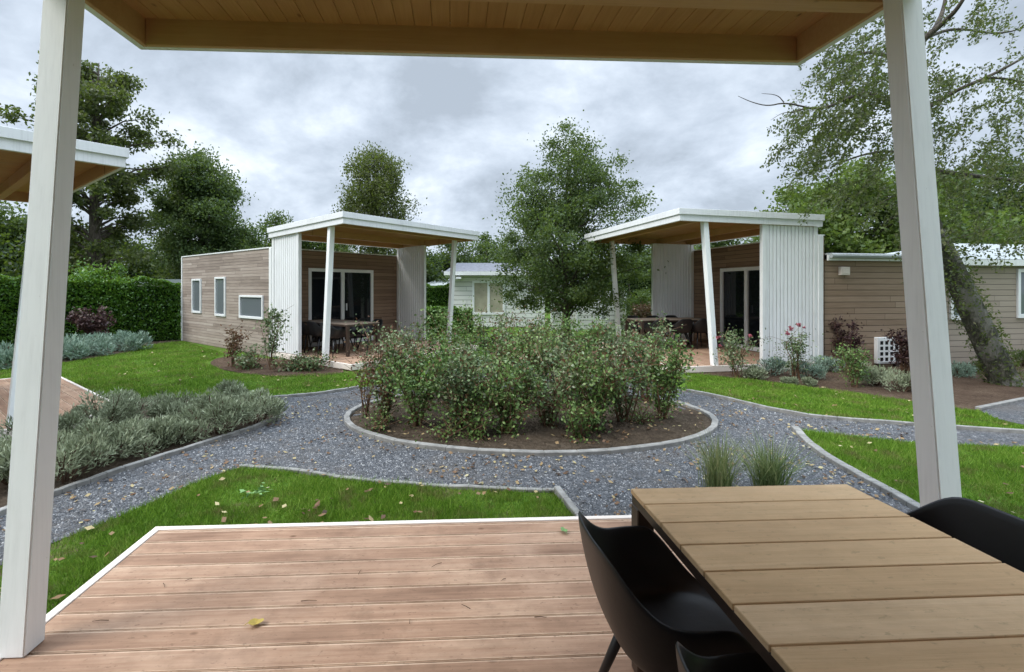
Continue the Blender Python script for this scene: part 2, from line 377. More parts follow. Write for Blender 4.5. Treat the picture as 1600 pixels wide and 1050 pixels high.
# ---------------------------------------------------------------- ground, paths, beds
def smooth_poly(P, it=2, closed=False):
    for _ in range(it):
        Q = []
        n = len(P)
        for i in range(n if closed else n-1):
            a, b = P[i], P[(i+1) % n]; Q += [a*.75+b*.25, a*.25+b*.75]
        if not closed: Q = [P[0]]+Q+[P[-1]]
        P = Q
    return P
def poly_sheet(name, P, z, mat, **k):
    vs = [Vector((p.x, p.y, z)) for p in P]; tr = tessellate_polygon([vs])
    me = bpy.data.meshes.new(name); me.from_pydata([tuple(v) for v in vs], [], [tuple(t) for t in tr]); me.update()
    bm = bmesh.new(); bm.from_mesh(me)
    for f in bm.faces:
        f.normal_update()
        if f.normal.z < 0: f.normal_flip()
    bm.to_mesh(me); bm.free()
    o = link_mesh(name, me, mat); return tag(o, **k)
def inside(P, x, y):
    """vectorised point in polygon"""
    c = np.zeros(len(x), bool); n = len(P)
    for i in range(n):
        a, b = P[i], P[(i+1) % n]
        cond = ((a.y > y) != (b.y > y))
        with np.errstate(divide='ignore', invalid='ignore'):
            xi = (b.x-a.x)*(y-a.y)/(b.y-a.y if b.y != a.y else 1e-9)+a.x
        c ^= cond & (x < xi)
    return c
I = lambda L: [at(*p) for p in L]

gm = MB(); gm.add([(-600, -60, 0), (600, -60, 0), (600, 900, 0), (-600, 900, 0)], [(0, 1, 2, 3)])
tag(gm.build('lawn', M['lawn']), kind='structure')

kerbL = I([(-150, 868), (0, 806), (80, 776), (170, 744), (300, 702), (410, 667), (445, 650)])
kerbD = I([(400, 626), (440, 622), (500, 617), (560, 607)])
kerbC = I([(1073, 612), (1150, 628), (1230, 648), (1320, 658), (1420, 665), (1600, 678), (1760, 690)])
edgeBtop = I([(1760, 712), (1600, 700), (1420, 692), (1330, 683), (1242, 672)])
kerbB = I([(1242, 672), (1262, 695), (1300, 722), (1350, 750), (1405, 780), (1560, 872)])
kerbA2 = I([(935, 862), (905, 812), (885, 788), (870, 769)])
kerbA1 = I([(870, 769), (750, 765), (620, 758), (520, 747), (440, 734), (375, 731)])
edgeA = I([(375, 731), (330, 745), (250, 780), (170, 815), (80, 850), (0, 885), (-150, 950)])
kerbL, kerbD, kerbC, kerbB, kerbA1 = (smooth_poly(k) for k in (kerbL, kerbD, kerbC, kerbB, kerbA1))
edgeA = smooth_poly(edgeA)
gravel = kerbL + I([(398, 641)]) + kerbD + I([(640, 592), (750, 583), (900, 583), (1010, 592)]) + kerbC + edgeBtop + kerbB + \
    [Vector((2.6, 2.6, 0)), Vector((.62, 2.6, 0))] + kerbA2 + kerbA1 + edgeA
tag(poly_sheet('gravel_path', gravel, .005, M['gravel']), kind='structure')
gr2 = I([(1530, 642), (1600, 626), (1800, 596), (1800, 668), (1600, 664), (1560, 656)])
tag(poly_sheet('gravel_path', gr2, .005, M['gravel']), kind='structure')

# island bed
BC = Vector((.70, 6.5, 0)); BRX, BRY = 2.45, 1.58
NB = 44
ringI = [Vector((BC.x+BRX*math.cos(2*math.pi*i/NB), BC.y+BRY*math.sin(2*math.pi*i/NB), 0)) for i in range(NB)]
def dome(name, C, rx, ry, h, mat, z0=.01, n=64, rings=22, amp=.012):
    V = []; Fq = []
    r2 = random.Random(5)
    for j in range(rings+1):
        t = j/rings
        for i in range(n):
            a = 2*math.pi*i/n
            V.append((C.x+rx*t*math.cos(a), C.y+ry*t*math.sin(a), z0+h*(1-t**2.2)+(r2.gauss(0, amp) if j < rings else 0)))
    for j in range(rings):
        for i in range(n):
            a = j*n+i; b = j*n+(i+1) % n; Fq.append((a, b, b+n, a+n))
    return npmesh(name, V, Fq, mat, smooth=True)
tag(dome('soil_bed', BC, BRX-.02, BRY-.02, .10, M['soil']), kind='structure')
bedL = kerbL + I([(440, 640), (400, 628), (330, 622), (230, 622), (150, 634), (0, 690), (-150, 720)])
tag(poly_sheet('soil_bed', bedL, .012, M['soil']), kind='structure')
bedLC = smooth_poly(I([(322, 568), (350, 580), (420, 589), (500, 588), (545, 583), (520, 572), (440, 562), (350, 556)]), 2, True)
tag(poly_sheet('soil_bed', bedLC, .012, M['mulch']), kind='structure')
bedR = I([(1070, 584), (1150, 592), (1300, 610), (1420, 628), (1500, 641), (1530, 643), (1600, 627), (1900, 585), (1900, 560), (1282, 560), (1130, 572)])
tag(poly_sheet('soil_bed', bedR, .010, M['mulch']), kind='structure')
bedH = I([(0, 575), (100, 567), (200, 551), (225, 541), (285, 533), (270, 522), (0, 535), (-200, 555), (-200, 600)])
tag(poly_sheet('soil_bed', bedH, .010, M['soil']), kind='structure')

def kerb(P, label, w=.055, h=.05, closed=False, step=1.0):
    mb = MB(); P = [Vector((p.x, p.y, 0)) for p in P]; n = len(P)
    L = []; Rr = []
    for i in range(n):
        a = P[(i-1) % n] if (closed or i > 0) else P[i]; b = P[(i+1) % n] if (closed or i < n-1) else P[i]
        d = (b-a).normalized(); s = Vector((-d.y, d.x, 0))*w/2; hj = h+random.uniform(-.006, .006)
        L.append((P[i]+s, hj)); Rr.append((P[i]-s, hj))
    for i in range(n if closed else n-1):
        j = (i+1) % n
        mb.hexa([(L[i][0].x, L[i][0].y, -.02), (L[j][0].x, L[j][0].y, -.02), (Rr[j][0].x, Rr[j][0].y, -.02), (Rr[i][0].x, Rr[i][0].y, -.02)],
                [(L[i][0].x, L[i][0].y, L[i][1]), (L[j][0].x, L[j][0].y, L[j][1]), (Rr[j][0].x, Rr[j][0].y, Rr[j][1]), (Rr[i][0].x, Rr[i][0].y, Rr[i][1])])
    return tag(mb.build('kerb_edging', M['kerb'], bevel=.006), label=label, cat='kerb', group='concrete edgings of the gravel paths')
kerb(ringI, 'pale concrete edging ring round the island rose bed', closed=True, w=.075)
kerb(kerbL, 'long curved concrete edging along the grey shrub bed at left')
kerb(kerbD, 'thin concrete edging between far left lawn and gravel path', w=.05)
kerb(kerbC, 'long concrete edging along the lawn below the right cabin', w=.05)
kerb(kerbB, 'curved concrete edging of the lawn behind the right veranda post', w=.08)
kerb(kerbA2, 'short straight concrete edging meeting the front of the deck')
kerb(kerbA1, 'pale edging along the top of the nearest lawn', w=.045, h=.03)
kerb(I([(1528, 641), (1600, 626), (1800, 596)]), 'concrete edging beside the leaning birch at far right', w=.07)

# ---------------------------------------------------------------- foliage tools
def leafquads(C, L, Wd, dirs=None, spread=1.0):
    """rhombic leaves; C (n,3); dirs optional preferred direction (n,3)"""
    n = len(C); d = rng.normal(size=(n, 3))*spread
    if dirs is not None: d = d+dirs
    d /= np.linalg.norm(d, axis=1)[:, None]+1e-9
    s = np.cross(d, rng.normal(size=(n, 3))); s /= np.linalg.norm(s, axis=1)[:, None]+1e-9
    ll = (L*rng.uniform(.6, 1.25, n))[:, None]; ww = (Wd*rng.uniform(.6, 1.25, n))[:, None]
    V = np.empty((n, 4, 3)); V[:, 0] = C-d*ll/2; V[:, 1] = C+s*ww/2-d*ll*.05; V[:, 2] = C+d*ll/2; V[:, 3] = C-s*ww/2-d*ll*.05
    return V.reshape(-1, 3)
def quads(n): return np.arange(n*4).reshape(-1, 4)
def leafobj(name, V, mats, parent, midx=None): return npmesh(name, V, quads(len(V)//4), mats, parent, midx=midx)

def clumpy(n, shape, rad, squash=.8):
    pass

def tree(label, base, H, trunk_r, profile, mat, nclump, per, leaf, cat='tree', name='tree', csize=.45, group=None, bk='bark',
         lean=(0, 0), bias=.55, droop=0, z0=0, lw=.62, branches=True, gapf=0.0, seed=None):
    """profile: list of (height fraction, radius)"""
    global rng
    rs = np.random.default_rng(seed if seed is not None else random.randint(0, 99999)); old = rng; rng = rs
    base = Vector(base); root = empty(name, base, label=label, cat=cat, group=group)
    hs = np.array([p[0] for p in profile]); rr = np.array([p[1] for p in profile])
    # trunk
    tp = []; n = 9
    for i in range(n):
        t = i/(n-1); tp.append((lean[0]*t+.10*math.sin(t*5+base.x)*t, lean[1]*t+.08*math.cos(t*4+base.y)*t, H*.93*t))
    T = MB(); T.tube(tp, [trunk_r*(1.25 if i == 0 else (1-i/(n-1))**.8+.05) for i in range(n)], 8)
    def trunk_at(z):
        t = max(0, min(1, z/(H*.93))); k = t*(n-1); i = min(int(k), n-2); f = k-i
        return Vector(tp[i]).lerp(Vector(tp[i+1]), f)
    C = []; lobes = rs.uniform(0, 6.28, 8)
    w = np.interp(np.linspace(hs[0], hs[-1], 60), hs, rr)**1.6+.02; w /= w.sum()
    zz = np.linspace(hs[0], hs[-1], 60)
    for k in range(nclump):
        h = rs.choice(zz, p=w)+rs.uniform(-.02, .02); rmax = float(np.interp(h, hs, rr))
        a = rs.uniform(0, 2*math.pi)
        lob = 1+.20*math.sin(3*a+lobes[int(h*7) % 8])+.14*math.sin(5*a+h*11)
        r = rmax*lob*(bias+(1-bias)*rs.uniform(0, 1))*(rs.uniform(.35, 1) if rs.random() < .4 else 1)
        c0 = trunk_at(h*H); C.append((c0.x+r*math.cos(a), c0.y+r*math.sin(a), h*H))
    C = np.array(C)
    B = MB()
    if branches:
        for c in C[::max(1, len(C)//70)]:
            zs = max(hs[0]*H*.6, c[2]-rs.uniform(.25, .6)*np.hypot(c[0], c[1])-.2); s = trunk_at(zs); e_ = Vector(c)
            mid = s.lerp(e_, .5)+Vector((rs.normal()*.08, rs.normal()*.08, .12*(e_-s).length)); r0 = trunk_r*.32*(1-.6*c[2]/H)+.008
            B.tube([s, mid, e_], [r0, r0*.55, r0*.2], 5, cap=False)
    sz = csize*rs.uniform(.55, 1.25, len(C))
    P = np.repeat(C, per, 0); S = np.repeat(sz, per)
    off = rs.normal(size=P.shape); off *= (S*.52)[:, None]; off[:, 2] *= .7
    if droop: off[:, 2] -= np.abs(rs.normal(size=len(off)))*droop
    P = P+off
    dirs = np.zeros_like(P); dirs[:, 2] = -.5-droop
    V = leafquads(P, leaf, leaf*lw, dirs)
    T.build('trunk', M[bk], root, smooth=True)
    if branches and B.v: B.build('branches', M[bk], root, smooth=True)
    leafobj('crown', V, M[mat], root)
    rng = old
    return root

def shrub(label, base, H, rad, mat='lf_rose', n=2400, canes=11, leaf=.042, group=None, name='rose_bush', cat='shrub', brown=0.0, lean=0, flowers=None, dense=1.0, lo=.14, canemat='cane'):
    root = empty(name, base, label=label, cat=cat, group=group)
    st = MB(); P = []; D = []
    for k in range(canes):
        a = random.uniform(0, 6.283); q = random.uniform(.25, 1)**.6*rad; hh = H*random.uniform(.68, 1.05)*(1-.12*(q/rad))
        p0 = Vector((random.uniform(-.06, .06), random.uniform(-.06, .06), -.02)); p3 = Vector((q*math.cos(a)+lean, q*math.sin(a), hh))
        p1 = p0.lerp(p3, .35)+Vector((random.gauss(0, .04), random.gauss(0, .04), .1*H)); p2 = p0.lerp(p3, .72)+Vector((random.gauss(0, .05), random.gauss(0, .05), .07*H))
        pts = smooth_poly([p0, p1, p2, p3], 1); st.tube(pts, [.010*(1-.7*i/(len(pts)-1)) for i in range(len(pts))], 4, cap=False)
        for t in range(4):
            i = random.randint(2, len(pts)-2); e_ = pts[i]+Vector((random.gauss(0, .16), random.gauss(0, .16), random.uniform(.04, .22)))
            st.tube([pts[i], e_], [.004, .002], 3, cap=False); P.append((pts[i], e_, 1.0))
        for i in range(len(pts)-1):
            if pts[i].z > lo*H: P.append((pts[i], pts[i+1], 1.3))
    wts = [random.random()**1.6+.05 for _ in P]; segs = random.choices(P, wts, k=max(10, int(len(P)*.9))); C = np.empty((n, 3))
    for i in range(n):
        a, b_, w = segs[random.randrange(len(segs))]; q = a.lerp(b_, random.random()); s = .045+.06*random.random()**2
        C[i] = (q.x+random.gauss(0, s), q.y+random.gauss(0, s), max(.02, q.z+random.gauss(0, s)))
    d = np.zeros_like(C); d[:, 2] = .25
    V = leafquads(C, leaf, leaf*.68, d)
    mi = (rng.random(n) < brown).astype(int)
    st.build('stems', M[canemat], root)
    leafobj('foliage', V, [M[mat], M['lf_brown']], root, mi)
    if flowers:
        for (fx, fy, fz, r) in flowers:
            r *= .8; fc = np.repeat(np.array([[fx, fy, fz]]), 22, 0)+rng.normal(size=(22, 3))*r*.45
            leafobj('flower', leafquads(fc, r*1.1, r), M['petal'], root)
    return root

def mound(label, base, rx, ry, H, mat='lf_grey', n=3200, group=None, leaf=.075, cat='shrub', name='grey_shrub'):
    root = empty(name, base, label=label, cat=cat, group=group)
    nb = 11; blobs = []
    for k in range(nb):
        a = random.uniform(0, 6.28); q = math.sqrt(random.random())*.72
        blobs.append((q*rx*math.cos(a), q*ry*math.sin(a), H*random.uniform(.34, .74)*(1-.35*q), random.uniform(.3, .46)*min(rx, ry)*1.15))
    C = []; D = []
    for i in range(n):
        bx, by, bz, br = blobs[random.randrange(nb)]
        v = Vector((random.gauss(0, 1), random.gauss(0, 1), random.gauss(.25, 1))).normalized(); r = br*random.uniform(.55, 1.08)
        zz = bz+v.z*r*.9
        if zz < .01: zz = random.uniform(.01, .08)
        C.append((bx+v.x*r, by+v.y*r, zz)); D.append((v.x*1.3, v.y*1.3, v.z*1.0+1.1))
    V = leafquads(np.array(C), leaf, leaf*.24, np.array(D), .55)
    st = MB()
    for (bx, by, bz, br) in blobs:
        for q in range(3):
            st.tube([(bx*.2, by*.2, -.01), (bx*.7, by*.7, bz*.6), (bx+random.gauss(0, .04), by+random.gauss(0, .04), bz+br*.5)], [.009, .006, .003], 4, cap=False)
    st.build('stems', M['twig'], root); leafobj('foliage', V, M[mat], root); return root

# ---------------------------------------------------------------- cabins
def xwin(root, plane, a0, a1, z0, z1, outward, mat='glass', fw=.06, name='window', mull=0, depth=.04, hdl=False):
    """window set in a wall. plane 'x': wall at X=c facing outward sign; plane 'y'."""
    ax, c = plane
    f = MB(); p = MB()
    def bx(mb, u0, u1, w0, w1, d0, d1):
        lo, hi = sorted((c+outward*d0, c+outward*d1))
        if ax == 'x': mb.box(lo, hi, u0, u1, w0, w1)
        else: mb.box(u0, u1, lo, hi, w0, w1)
    fr = MB()
    bx(fr, a0, a0+fw, z0, z1, -.02, depth); bx(fr, a1-fw, a1, z0, z1, -.02, depth)
    bx(fr, a0+fw, a1-fw, z0, z0+fw*1.2, -.02, depth); bx(fr, a0+fw, a1-fw, z1-fw, z1, -.02, depth)
    for k in range(mull):
        u = a0+(a1-a0)*(k+1)/(mull+1); bx(fr, u-fw*.6, u+fw*.6, z0+fw*1.2, z1-fw, -.02, depth-.004)
    w = fr.build(name, M['pvc'], root, bevel=.004)
    for k in range(mull+1):
        u0 = a0+fw*.9 if k == 0 else a0+(a1-a0)*k/(mull+1)+fw*.5; u1 = a1-fw*.9 if k == mull else a0+(a1-a0)*(k+1)/(mull+1)-fw*.5
        pp = MB(); bx(pp, u0, u1, z0+fw, z1-fw*.9, -.012, .004); pp.build('pane', M[mat], w)
    if hdl:
        u = a0+(a1-a0)*.5-fw*1.1; hb = MB(); bx(hb, u-.012, u+.012, z0+.95, z0+1.15, depth+.004, depth+.04); hb.build('handle', M['pvc'], w)
    return w

def cabin(origin, rz, sgn, label, W=4.2, h1=2.75, zr=3.0, zf=3.1, tr=3.08, tp=2.25, tdeck=3.25, lean=.078, pl=1.26, ol=.06, orr=.28,
          door=(.35, 2.35), body=True, bodyL=5.9, low=None, cladm='clad_warm', boardpitch=.13, name='timber_cabin', soffit_beam=False, side_clad='clad_grey', thick=.22, pn=.12, near_zero=True):
    """local frame: X along the front (X = sgn*s), Y outward. s=0 is the near end"""
    root = empty(name, origin, rz, label=label, cat='cabin', group='timber cabins with a canopied veranda')
    X = lambda s: sgn*s
    def box(mb, s0, s1, y0, y1, z0, z1, mi=0):
        a, b_ = sorted((X(s0), X(s1))); mb.box(a, b_, y0, y1, z0, z1, mi)
    DZ = .14
    # deck: boards run along X
    d = MB(); y = .0; k = 0
    s0d, s1d = -.02, W+.02
    while y < tdeck-.02:
        y1 = min(y+boardpitch-.006, tdeck-.001); box(d, s0d+.05, s1d-.05, y, y1, DZ-.028, DZ-random.uniform(0, .0015)); y += boardpitch
    d.build('deck_boards', M['deck'], root, bevel=.0035, seg=2)
    e_ = MB(); box(e_, s0d, s0d+.047, 0, tdeck, DZ-.12, DZ+.004); box(e_, s1d-.047, s1d, 0, tdeck, DZ-.12, DZ+.004); box(e_, s0d, s1d, tdeck+.002, tdeck+.045, DZ-.12, DZ+.004)
    e_.build('deck_edging', M['trim'], root, bevel=.003)
    u = MB(); box(u, s0d+.05, s1d-.05, .05, tdeck-.02, .0, DZ-.04); u.build('deck_frame', M['greywood'], root)
    # leaning posts
    for s in (0, W-pn):
        for_mb = MB(); a, b_ = sorted((X(s), X(s+pn))); zt = zf+.03
        y0 = tp-.055
        for_mb.hexa([(a, y0, DZ), (b_, y0, DZ), (b_, y0+.11, DZ), (a, y0+.11, DZ)],
                    [(a, y0+lean*(zt-DZ), zt), (b_, y0+lean*(zt-DZ), zt), (b_, y0+.11+lean*(zt-DZ), zt), (a, y0+.11+lean*(zt-DZ), zt)])
        for_mb.build('post', M['post'], root, bevel=.006, seg=2)
    # canopy
    def zbot(y): return zr+(zf-zr)*(y/tr)
    sa, sb = -ol, W+orr; ft = .045
    def slab(mb, s0, s1, y0, y1, o0, o1, mi=0):
        a, b_ = sorted((X(s0), X(s1)))
        mb.hexa([(a, y0, zbot(y0)+o0), (b_, y0, zbot(y0)+o0), (b_, y1, zbot(y1)+o0), (a, y1, zbot(y1)+o0)],
                [(a, y0, zbot(y0)+o1), (b_, y0, zbot(y0)+o1), (b_, y1, zbot(y1)+o1), (a, y1, zbot(y1)+o1)], mi)
    yb = -.05
    fa = MB()
    slab(fa, sa, sa+ft, yb, tr, 0, thick); slab(fa, sb-ft, sb, yb, tr, 0, thick); slab(fa, sa+ft, sb-ft, tr-ft, tr, 0, thick); slab(fa, sa+ft, sb-ft, yb, yb+ft, 0.0, thick)
    cp = fa.build('canopy', M['fascia'], root, bevel=.003)
    ca = MB()
    slab(ca, sa-.03, sa-.002, yb-.02, tr+.03, thick*.58, thick+.03); slab(ca, sb+.002, sb+.03, yb-.02, tr+.03, thick*.58, thick+.03); slab(ca, sa-.002, sb+.002, tr+.002, tr+.03, thick*.58, thick+.03)
    ca.build('fascia_cap', M['fascia'], cp, bevel=.003)
    rt = MB(); slab(rt, sa+.001, sb-.001, yb, tr-.001, thick+.003, thick+.02); rt.build('roofing', M['roofing'], cp)
    iw = MB()      # inner pine faces of the fascia
    slab(iw, sa+ft+.002, sa+ft+.03, yb+ft+.002, tr-ft-.002, -.002, thick-.03); slab(iw, sb-ft-.03, sb-ft-.002, yb+ft+.002, tr-ft-.002, -.002, thick-.03)
    slab(iw, sa+ft+.032, sb-ft-.032, tr-ft-.032, tr-ft-.003, -.002, thick-.03)
    slab(iw, sa+ft+.032, sb-ft-.032, yb+ft+.003, yb+ft+.03, .012, thick-.03)
    iw.build('inner_fascia', M['beam'], cp, bevel=.003)
    for q0, q1 in ((tp+.30, tp+.41), (.9, 1.0)):
        cbm = MB(); slab(cbm, sa+ft+.032, sb-ft-.032, q0, q1, .01, thick-.04); cbm.build('cross_beam', M['beam'], cp, bevel=.003)
    sf = MB(); s = sa+ft; bp = .118
    while s < sb-ft-.01:
        s1 = min(s+bp-.002, sb-ft); slab(sf, s, s1, yb+ft, tr-ft, thick-.05, thick-.03+random.uniform(0, .001)); s += bp
    sf.build('soffit_boards', M['soffit'], cp, bevel=.003)
    # side slat screens
    for s in (0, W-.06):
        sc_ = MB(); y = .14
        while y < pl-.15:
            a, b_ = sorted((X(s), X(s+.055))); sc_.box(a, b_, y, y+.070, DZ+.02, zbot(y)+.005); y += .088
        scr = sc_.build('slat_screen', M['slat'], root, bevel=.004)
        a, b_ = sorted((X(s+.018), X(s+.038)))
        for z0_, z1_ in ((DZ+.05, DZ+.13), (zbot(1)-.10, zbot(1)-.03)): MB().box(a, b_, .10, pl-.1, z0_, z1_).build('rail', M['slat'], scr)
        for yy in (.02, pl-.1):
            p = MB(); a, b_ = sorted((X(s-.012), X(s+.075))); p.box(a, b_, yy, yy+.1, DZ, zbot(yy)+.003); p.build('screen_post', M['white'], root, bevel=.004)
    # front wall
    fw = MB()
    a0, a1 = door
    box(fw, 0, a0, -.14, 0, 0, h1); box(fw, a1, W, -.14, 0, 0, h1); box(fw, a0, a1, -.14, 0, DZ+2.14, h1)
    fw.build('front_wall', M[cladm], root)
    tt = MB(); box(tt, -.01, W+.01, -.15, .012, h1+.002, h1+.028); tt.build('wall_capping', M['white'], root)
    for q0, q1 in ((-.025, .055), (W-.055, W+.025)):
        ct = MB(); box(ct, q0, q1, -.10, .018, 0, h1); ct.build('corner_trim', M['white'], root, bevel=.003)
    d0, d1 = sorted((X(a0), X(a1)))
    xwin(root, ('y', -.03), d0, d1, DZ+.01, DZ+2.14, 1, 'glass', .09, 'sliding_door', 1, .05, hdl=True)
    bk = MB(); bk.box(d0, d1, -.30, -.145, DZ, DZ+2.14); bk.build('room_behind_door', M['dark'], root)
    if body:
        bh = h1 if low is None else low
        sw = MB(); box(sw, 0.02, .14, -bodyL, -.175, 0, bh); box(sw, W-.14, W-.02, -bodyL, -.175, 0, bh); box(sw, .14, W-.14, -bodyL, -bodyL+.12, 0, bh)
        sw.build('side_wall', M[side_clad], root)
        rf = MB()
        if low is None:
            box(rf, .03, W-.03, -bodyL+.01, -.18, bh-.02, bh+.012); rf.build('flat_roof', M['roofing'], root)
            rt = MB(); box(rt, 0.0, .05, -bodyL-.02, -.172, bh+.004, bh+.035); rt.build('roof_trim', M['white'], root)
            bt = MB(); box(bt, 0.0, .06, -bodyL-.03, -bodyL+.03, 0, bh); bt.build('corner_trim', M['white'], root)
        else:
            box(rf, -.06, W+.06, -bodyL-.06, -.18, bh+.09, bh+.13); rf.build('flat_roof', M['metalroof'], root)
            rt = MB(); box(rt, -.07, -.03, -bodyL-.06, -.18, bh-.03, bh+.09); rt.build('roof_trim', M['white'], root)
            gt = MB(); gt.tube([(X(-.11), -.2, bh+.07), (X(-.11), -bodyL-.06, bh+.07)], .055, 8); gt.build('gutter', M['metalroof'], root)
    return root

def frame_of(root):
    return Matrix.Translation(root.location) @ Matrix.Rotation(root.rotation_euler[2], 4, 'Z')

TH_L, TH_R = .68, .17
# left cabin: n=(cos,-sin), w=(sin,cos); local X = -w
oL = Vector((-5.17, 11.94, 0)); nL = Vector((math.cos(TH_L), -math.sin(TH_L), 0)); wL = Vector((math.sin(TH_L), math.cos(TH_L), 0))
rzL = math.atan2(-wL.y, -wL.x)
cabL = cabin(oL, rzL, -1, 'weathered timber cabin at left with three small side windows', door=(1.02, 3.2))
oR = Vector((7.32, 10.15, 0)); nR = Vector((-math.cos(TH_R), -math.sin(TH_R), 0)); wR = Vector((-math.sin(TH_R), math.cos(TH_R), 0))
rzR = math.atan2(wR.y, wR.x)
cabR = cabin(oR, rzR, 1, 'timber cabin at right with a white slatted screen and low side wing', W=4.35, h1=2.86, zr=3.05, zf=3.1, tr=3.29, tp=2.43, tdeck=3.35, pl=1.36, orr=.38,
             door=(1.15, 3.1), bodyL=3.3, low=2.36, side_clad='clad_wide')
# windows of left cabin's side wall (plane s=0)
def on_side(o, n, w, px, py):
    # intersect view ray with the vertical plane through o spanned by n
    dx = (px-CX)/F; # point = (dx*d, d); (p-o).w=0
    d = (o.x*w.x+o.y*w.y)/(dx*w.x+w.y); p = Vector((dx*d, d, 0)); t = (p-o).dot(n); return t, CZ-(py-HZ)/F*d
for (x0, y0, x1, y1) in ((300, 436, 314, 489), (336, 433, 352, 494), (374, 461, 411, 498)):
    ta, za = on_side(oL, nL, wL, x0, y0); tb, zb = on_side(oL, nL, wL, x1, y1)
    _, zc1 = on_side(oL, nL, wL, x0, y1)
    xwin(cabL, ('x', -.02), ta, tb, (zb+zc1)/2, za, 1, 'glass_grey', .055, 'side_window')
# vent and box on the right cabin's side wing
ta, za = on_side(oR, nR, wR, 1311, 417); tb, zb = on_side(oR, nR, wR, 1325, 430)
v = MB(); v.box(-.05, .018, tb, ta, zb, za); v.box(-.06, -.052, tb+.03, ta-.03, zb+.03, za-.03); v.build('vent_box', M['trim'], cabR, bevel=.006)
# second timber building beyond the wing
tq, _ = on_side(oR, nR, wR, 1462, 500)
chR = empty('timber_chalet', oR+nR*tq+wR*.12, rzR, label='pale timber chalet with a light metal roof behind the leaning birch', cat='chalet')
mb = MB(); mb.box(0, 2.8, -9, 0, 0, 2.32); mb.build('wall', M['clad_pale'], chR)
mb = MB(); mb.hexa([(-.12, -9.1, 2.41), (-.12, .05, 2.41), (2.95, .05, 2.41), (2.95, -9.1, 2.41)], [(1.4, -7.5, 2.93), (1.4, -2.6, 2.93), (1.5, -2.6, 2.93), (1.5, -7.5, 2.93)]); mb.build('roof', M['metalroof'], chR)
mb = MB(); mb.box(-.15, -.11, -9.1, .05, 2.26, 2.40); mb.build('roof_trim', M['white'], chR)
oC = oR+wR*.12
for (x0, y0, x1, y1) in ((1483, 418, 1512, 500), (1588, 420, 1650, 497)):
    ta, za = on_side(oC, nR, wR, x0, y0); tb, zb = on_side(oC, nR, wR, x1, y1)
    _, zz_ = on_side(oC, nR, wR, x0, y1)
    xwin(chR, ('x', 0), tb-tq, ta-tq, zz_, za, -1, 'glass_grey', .08, 'window')

# own veranda (the photographer stands on it)
ux = Vector((-.05, 1, 0)).normalized(); vx = Vector((1, .05, 0)).normalized()
OU = -.30
oO = vx*-1.97+ux*OU; rzO = math.atan2(vx.y, vx.x)
cabO = cabin(oO, rzO, 1, 'near veranda with pine canopy, two white posts and reddish deck boards', W=4.45, h1=2.9, zr=3.24, zf=3.32, tr=3.55, tp=2.495, tdeck=3.53, pl=1.1, ol=.10, orr=-.02,
             door=(.8, 3.2), bodyL=5.9, thick=.22, name='near_cabin', pn=.118)
# neighbour at far left
nN = Vector((.62, .785, 0)).normalized(); wN = Vector((nN.y, -nN.x, 0)); WN = 4.2
cornerN = Vector((-4.55, 6.14, 0))
oN = cornerN-nN*3.08-wN*(WN+.12)
cabN = cabin(oN, math.atan2(wN.y, wN.x), 1, 'neighbouring cabin at the left edge, only canopy corner and deck corner showing', W=WN, zr=3.24, zf=3.3, tr=3.08, tp=2.05, tdeck=3.1, orr=.12, door=(.8, 2.9), name='timber_cabin')

# ---------------------------------------------------------------- furniture
def make_table():
    t = empty('dining_table', (0, 0, 0))
    w, l, h = .95, 2.06, .75
    tp_ = MB(); n = 14; p = l/n
    for k in range(n): tp_.box(-w/2, w/2, -l/2+k*p+.003, -l/2+(k+1)*p-.003, h-.020, h)
    tp_.build('tabletop', M['table'], t, bevel=.002)
    fr = MB()
    fr.box(-w/2+.004, -w/2+.05, -l/2+.004, l/2-.004, h-.058, h-.0215); fr.box(w/2-.05, w/2-.004, -l/2+.004, l/2-.004, h-.058, h-.0215)
    fr.box(-w/2+.052, w/2-.052, -l/2+.004, -l/2+.05, h-.058, h-.0215); fr.box(-w/2+.052, w/2-.052, l/2-.05, l/2-.004, h-.058, h-.0215)
    fr.box(-.03, .03, -l/2+.052, l/2-.052, h-.055, h-.0215)
    fr.build('frame', M['tframe'], t, bevel=.002)
    for sx in (-1, 1):
        for sy in (-1, 1):
            g_ = MB(); a, b_ = sorted((sx*(w/2-.002), sx*(w/2-.072))); c, d_ = sorted((sy*(l/2-.002), sy*(l/2-.072))); g_.box(a, b_, c, d_, 0, h-.0585); g_.build('leg', M['tframe'], t, bevel=.004)
    return t
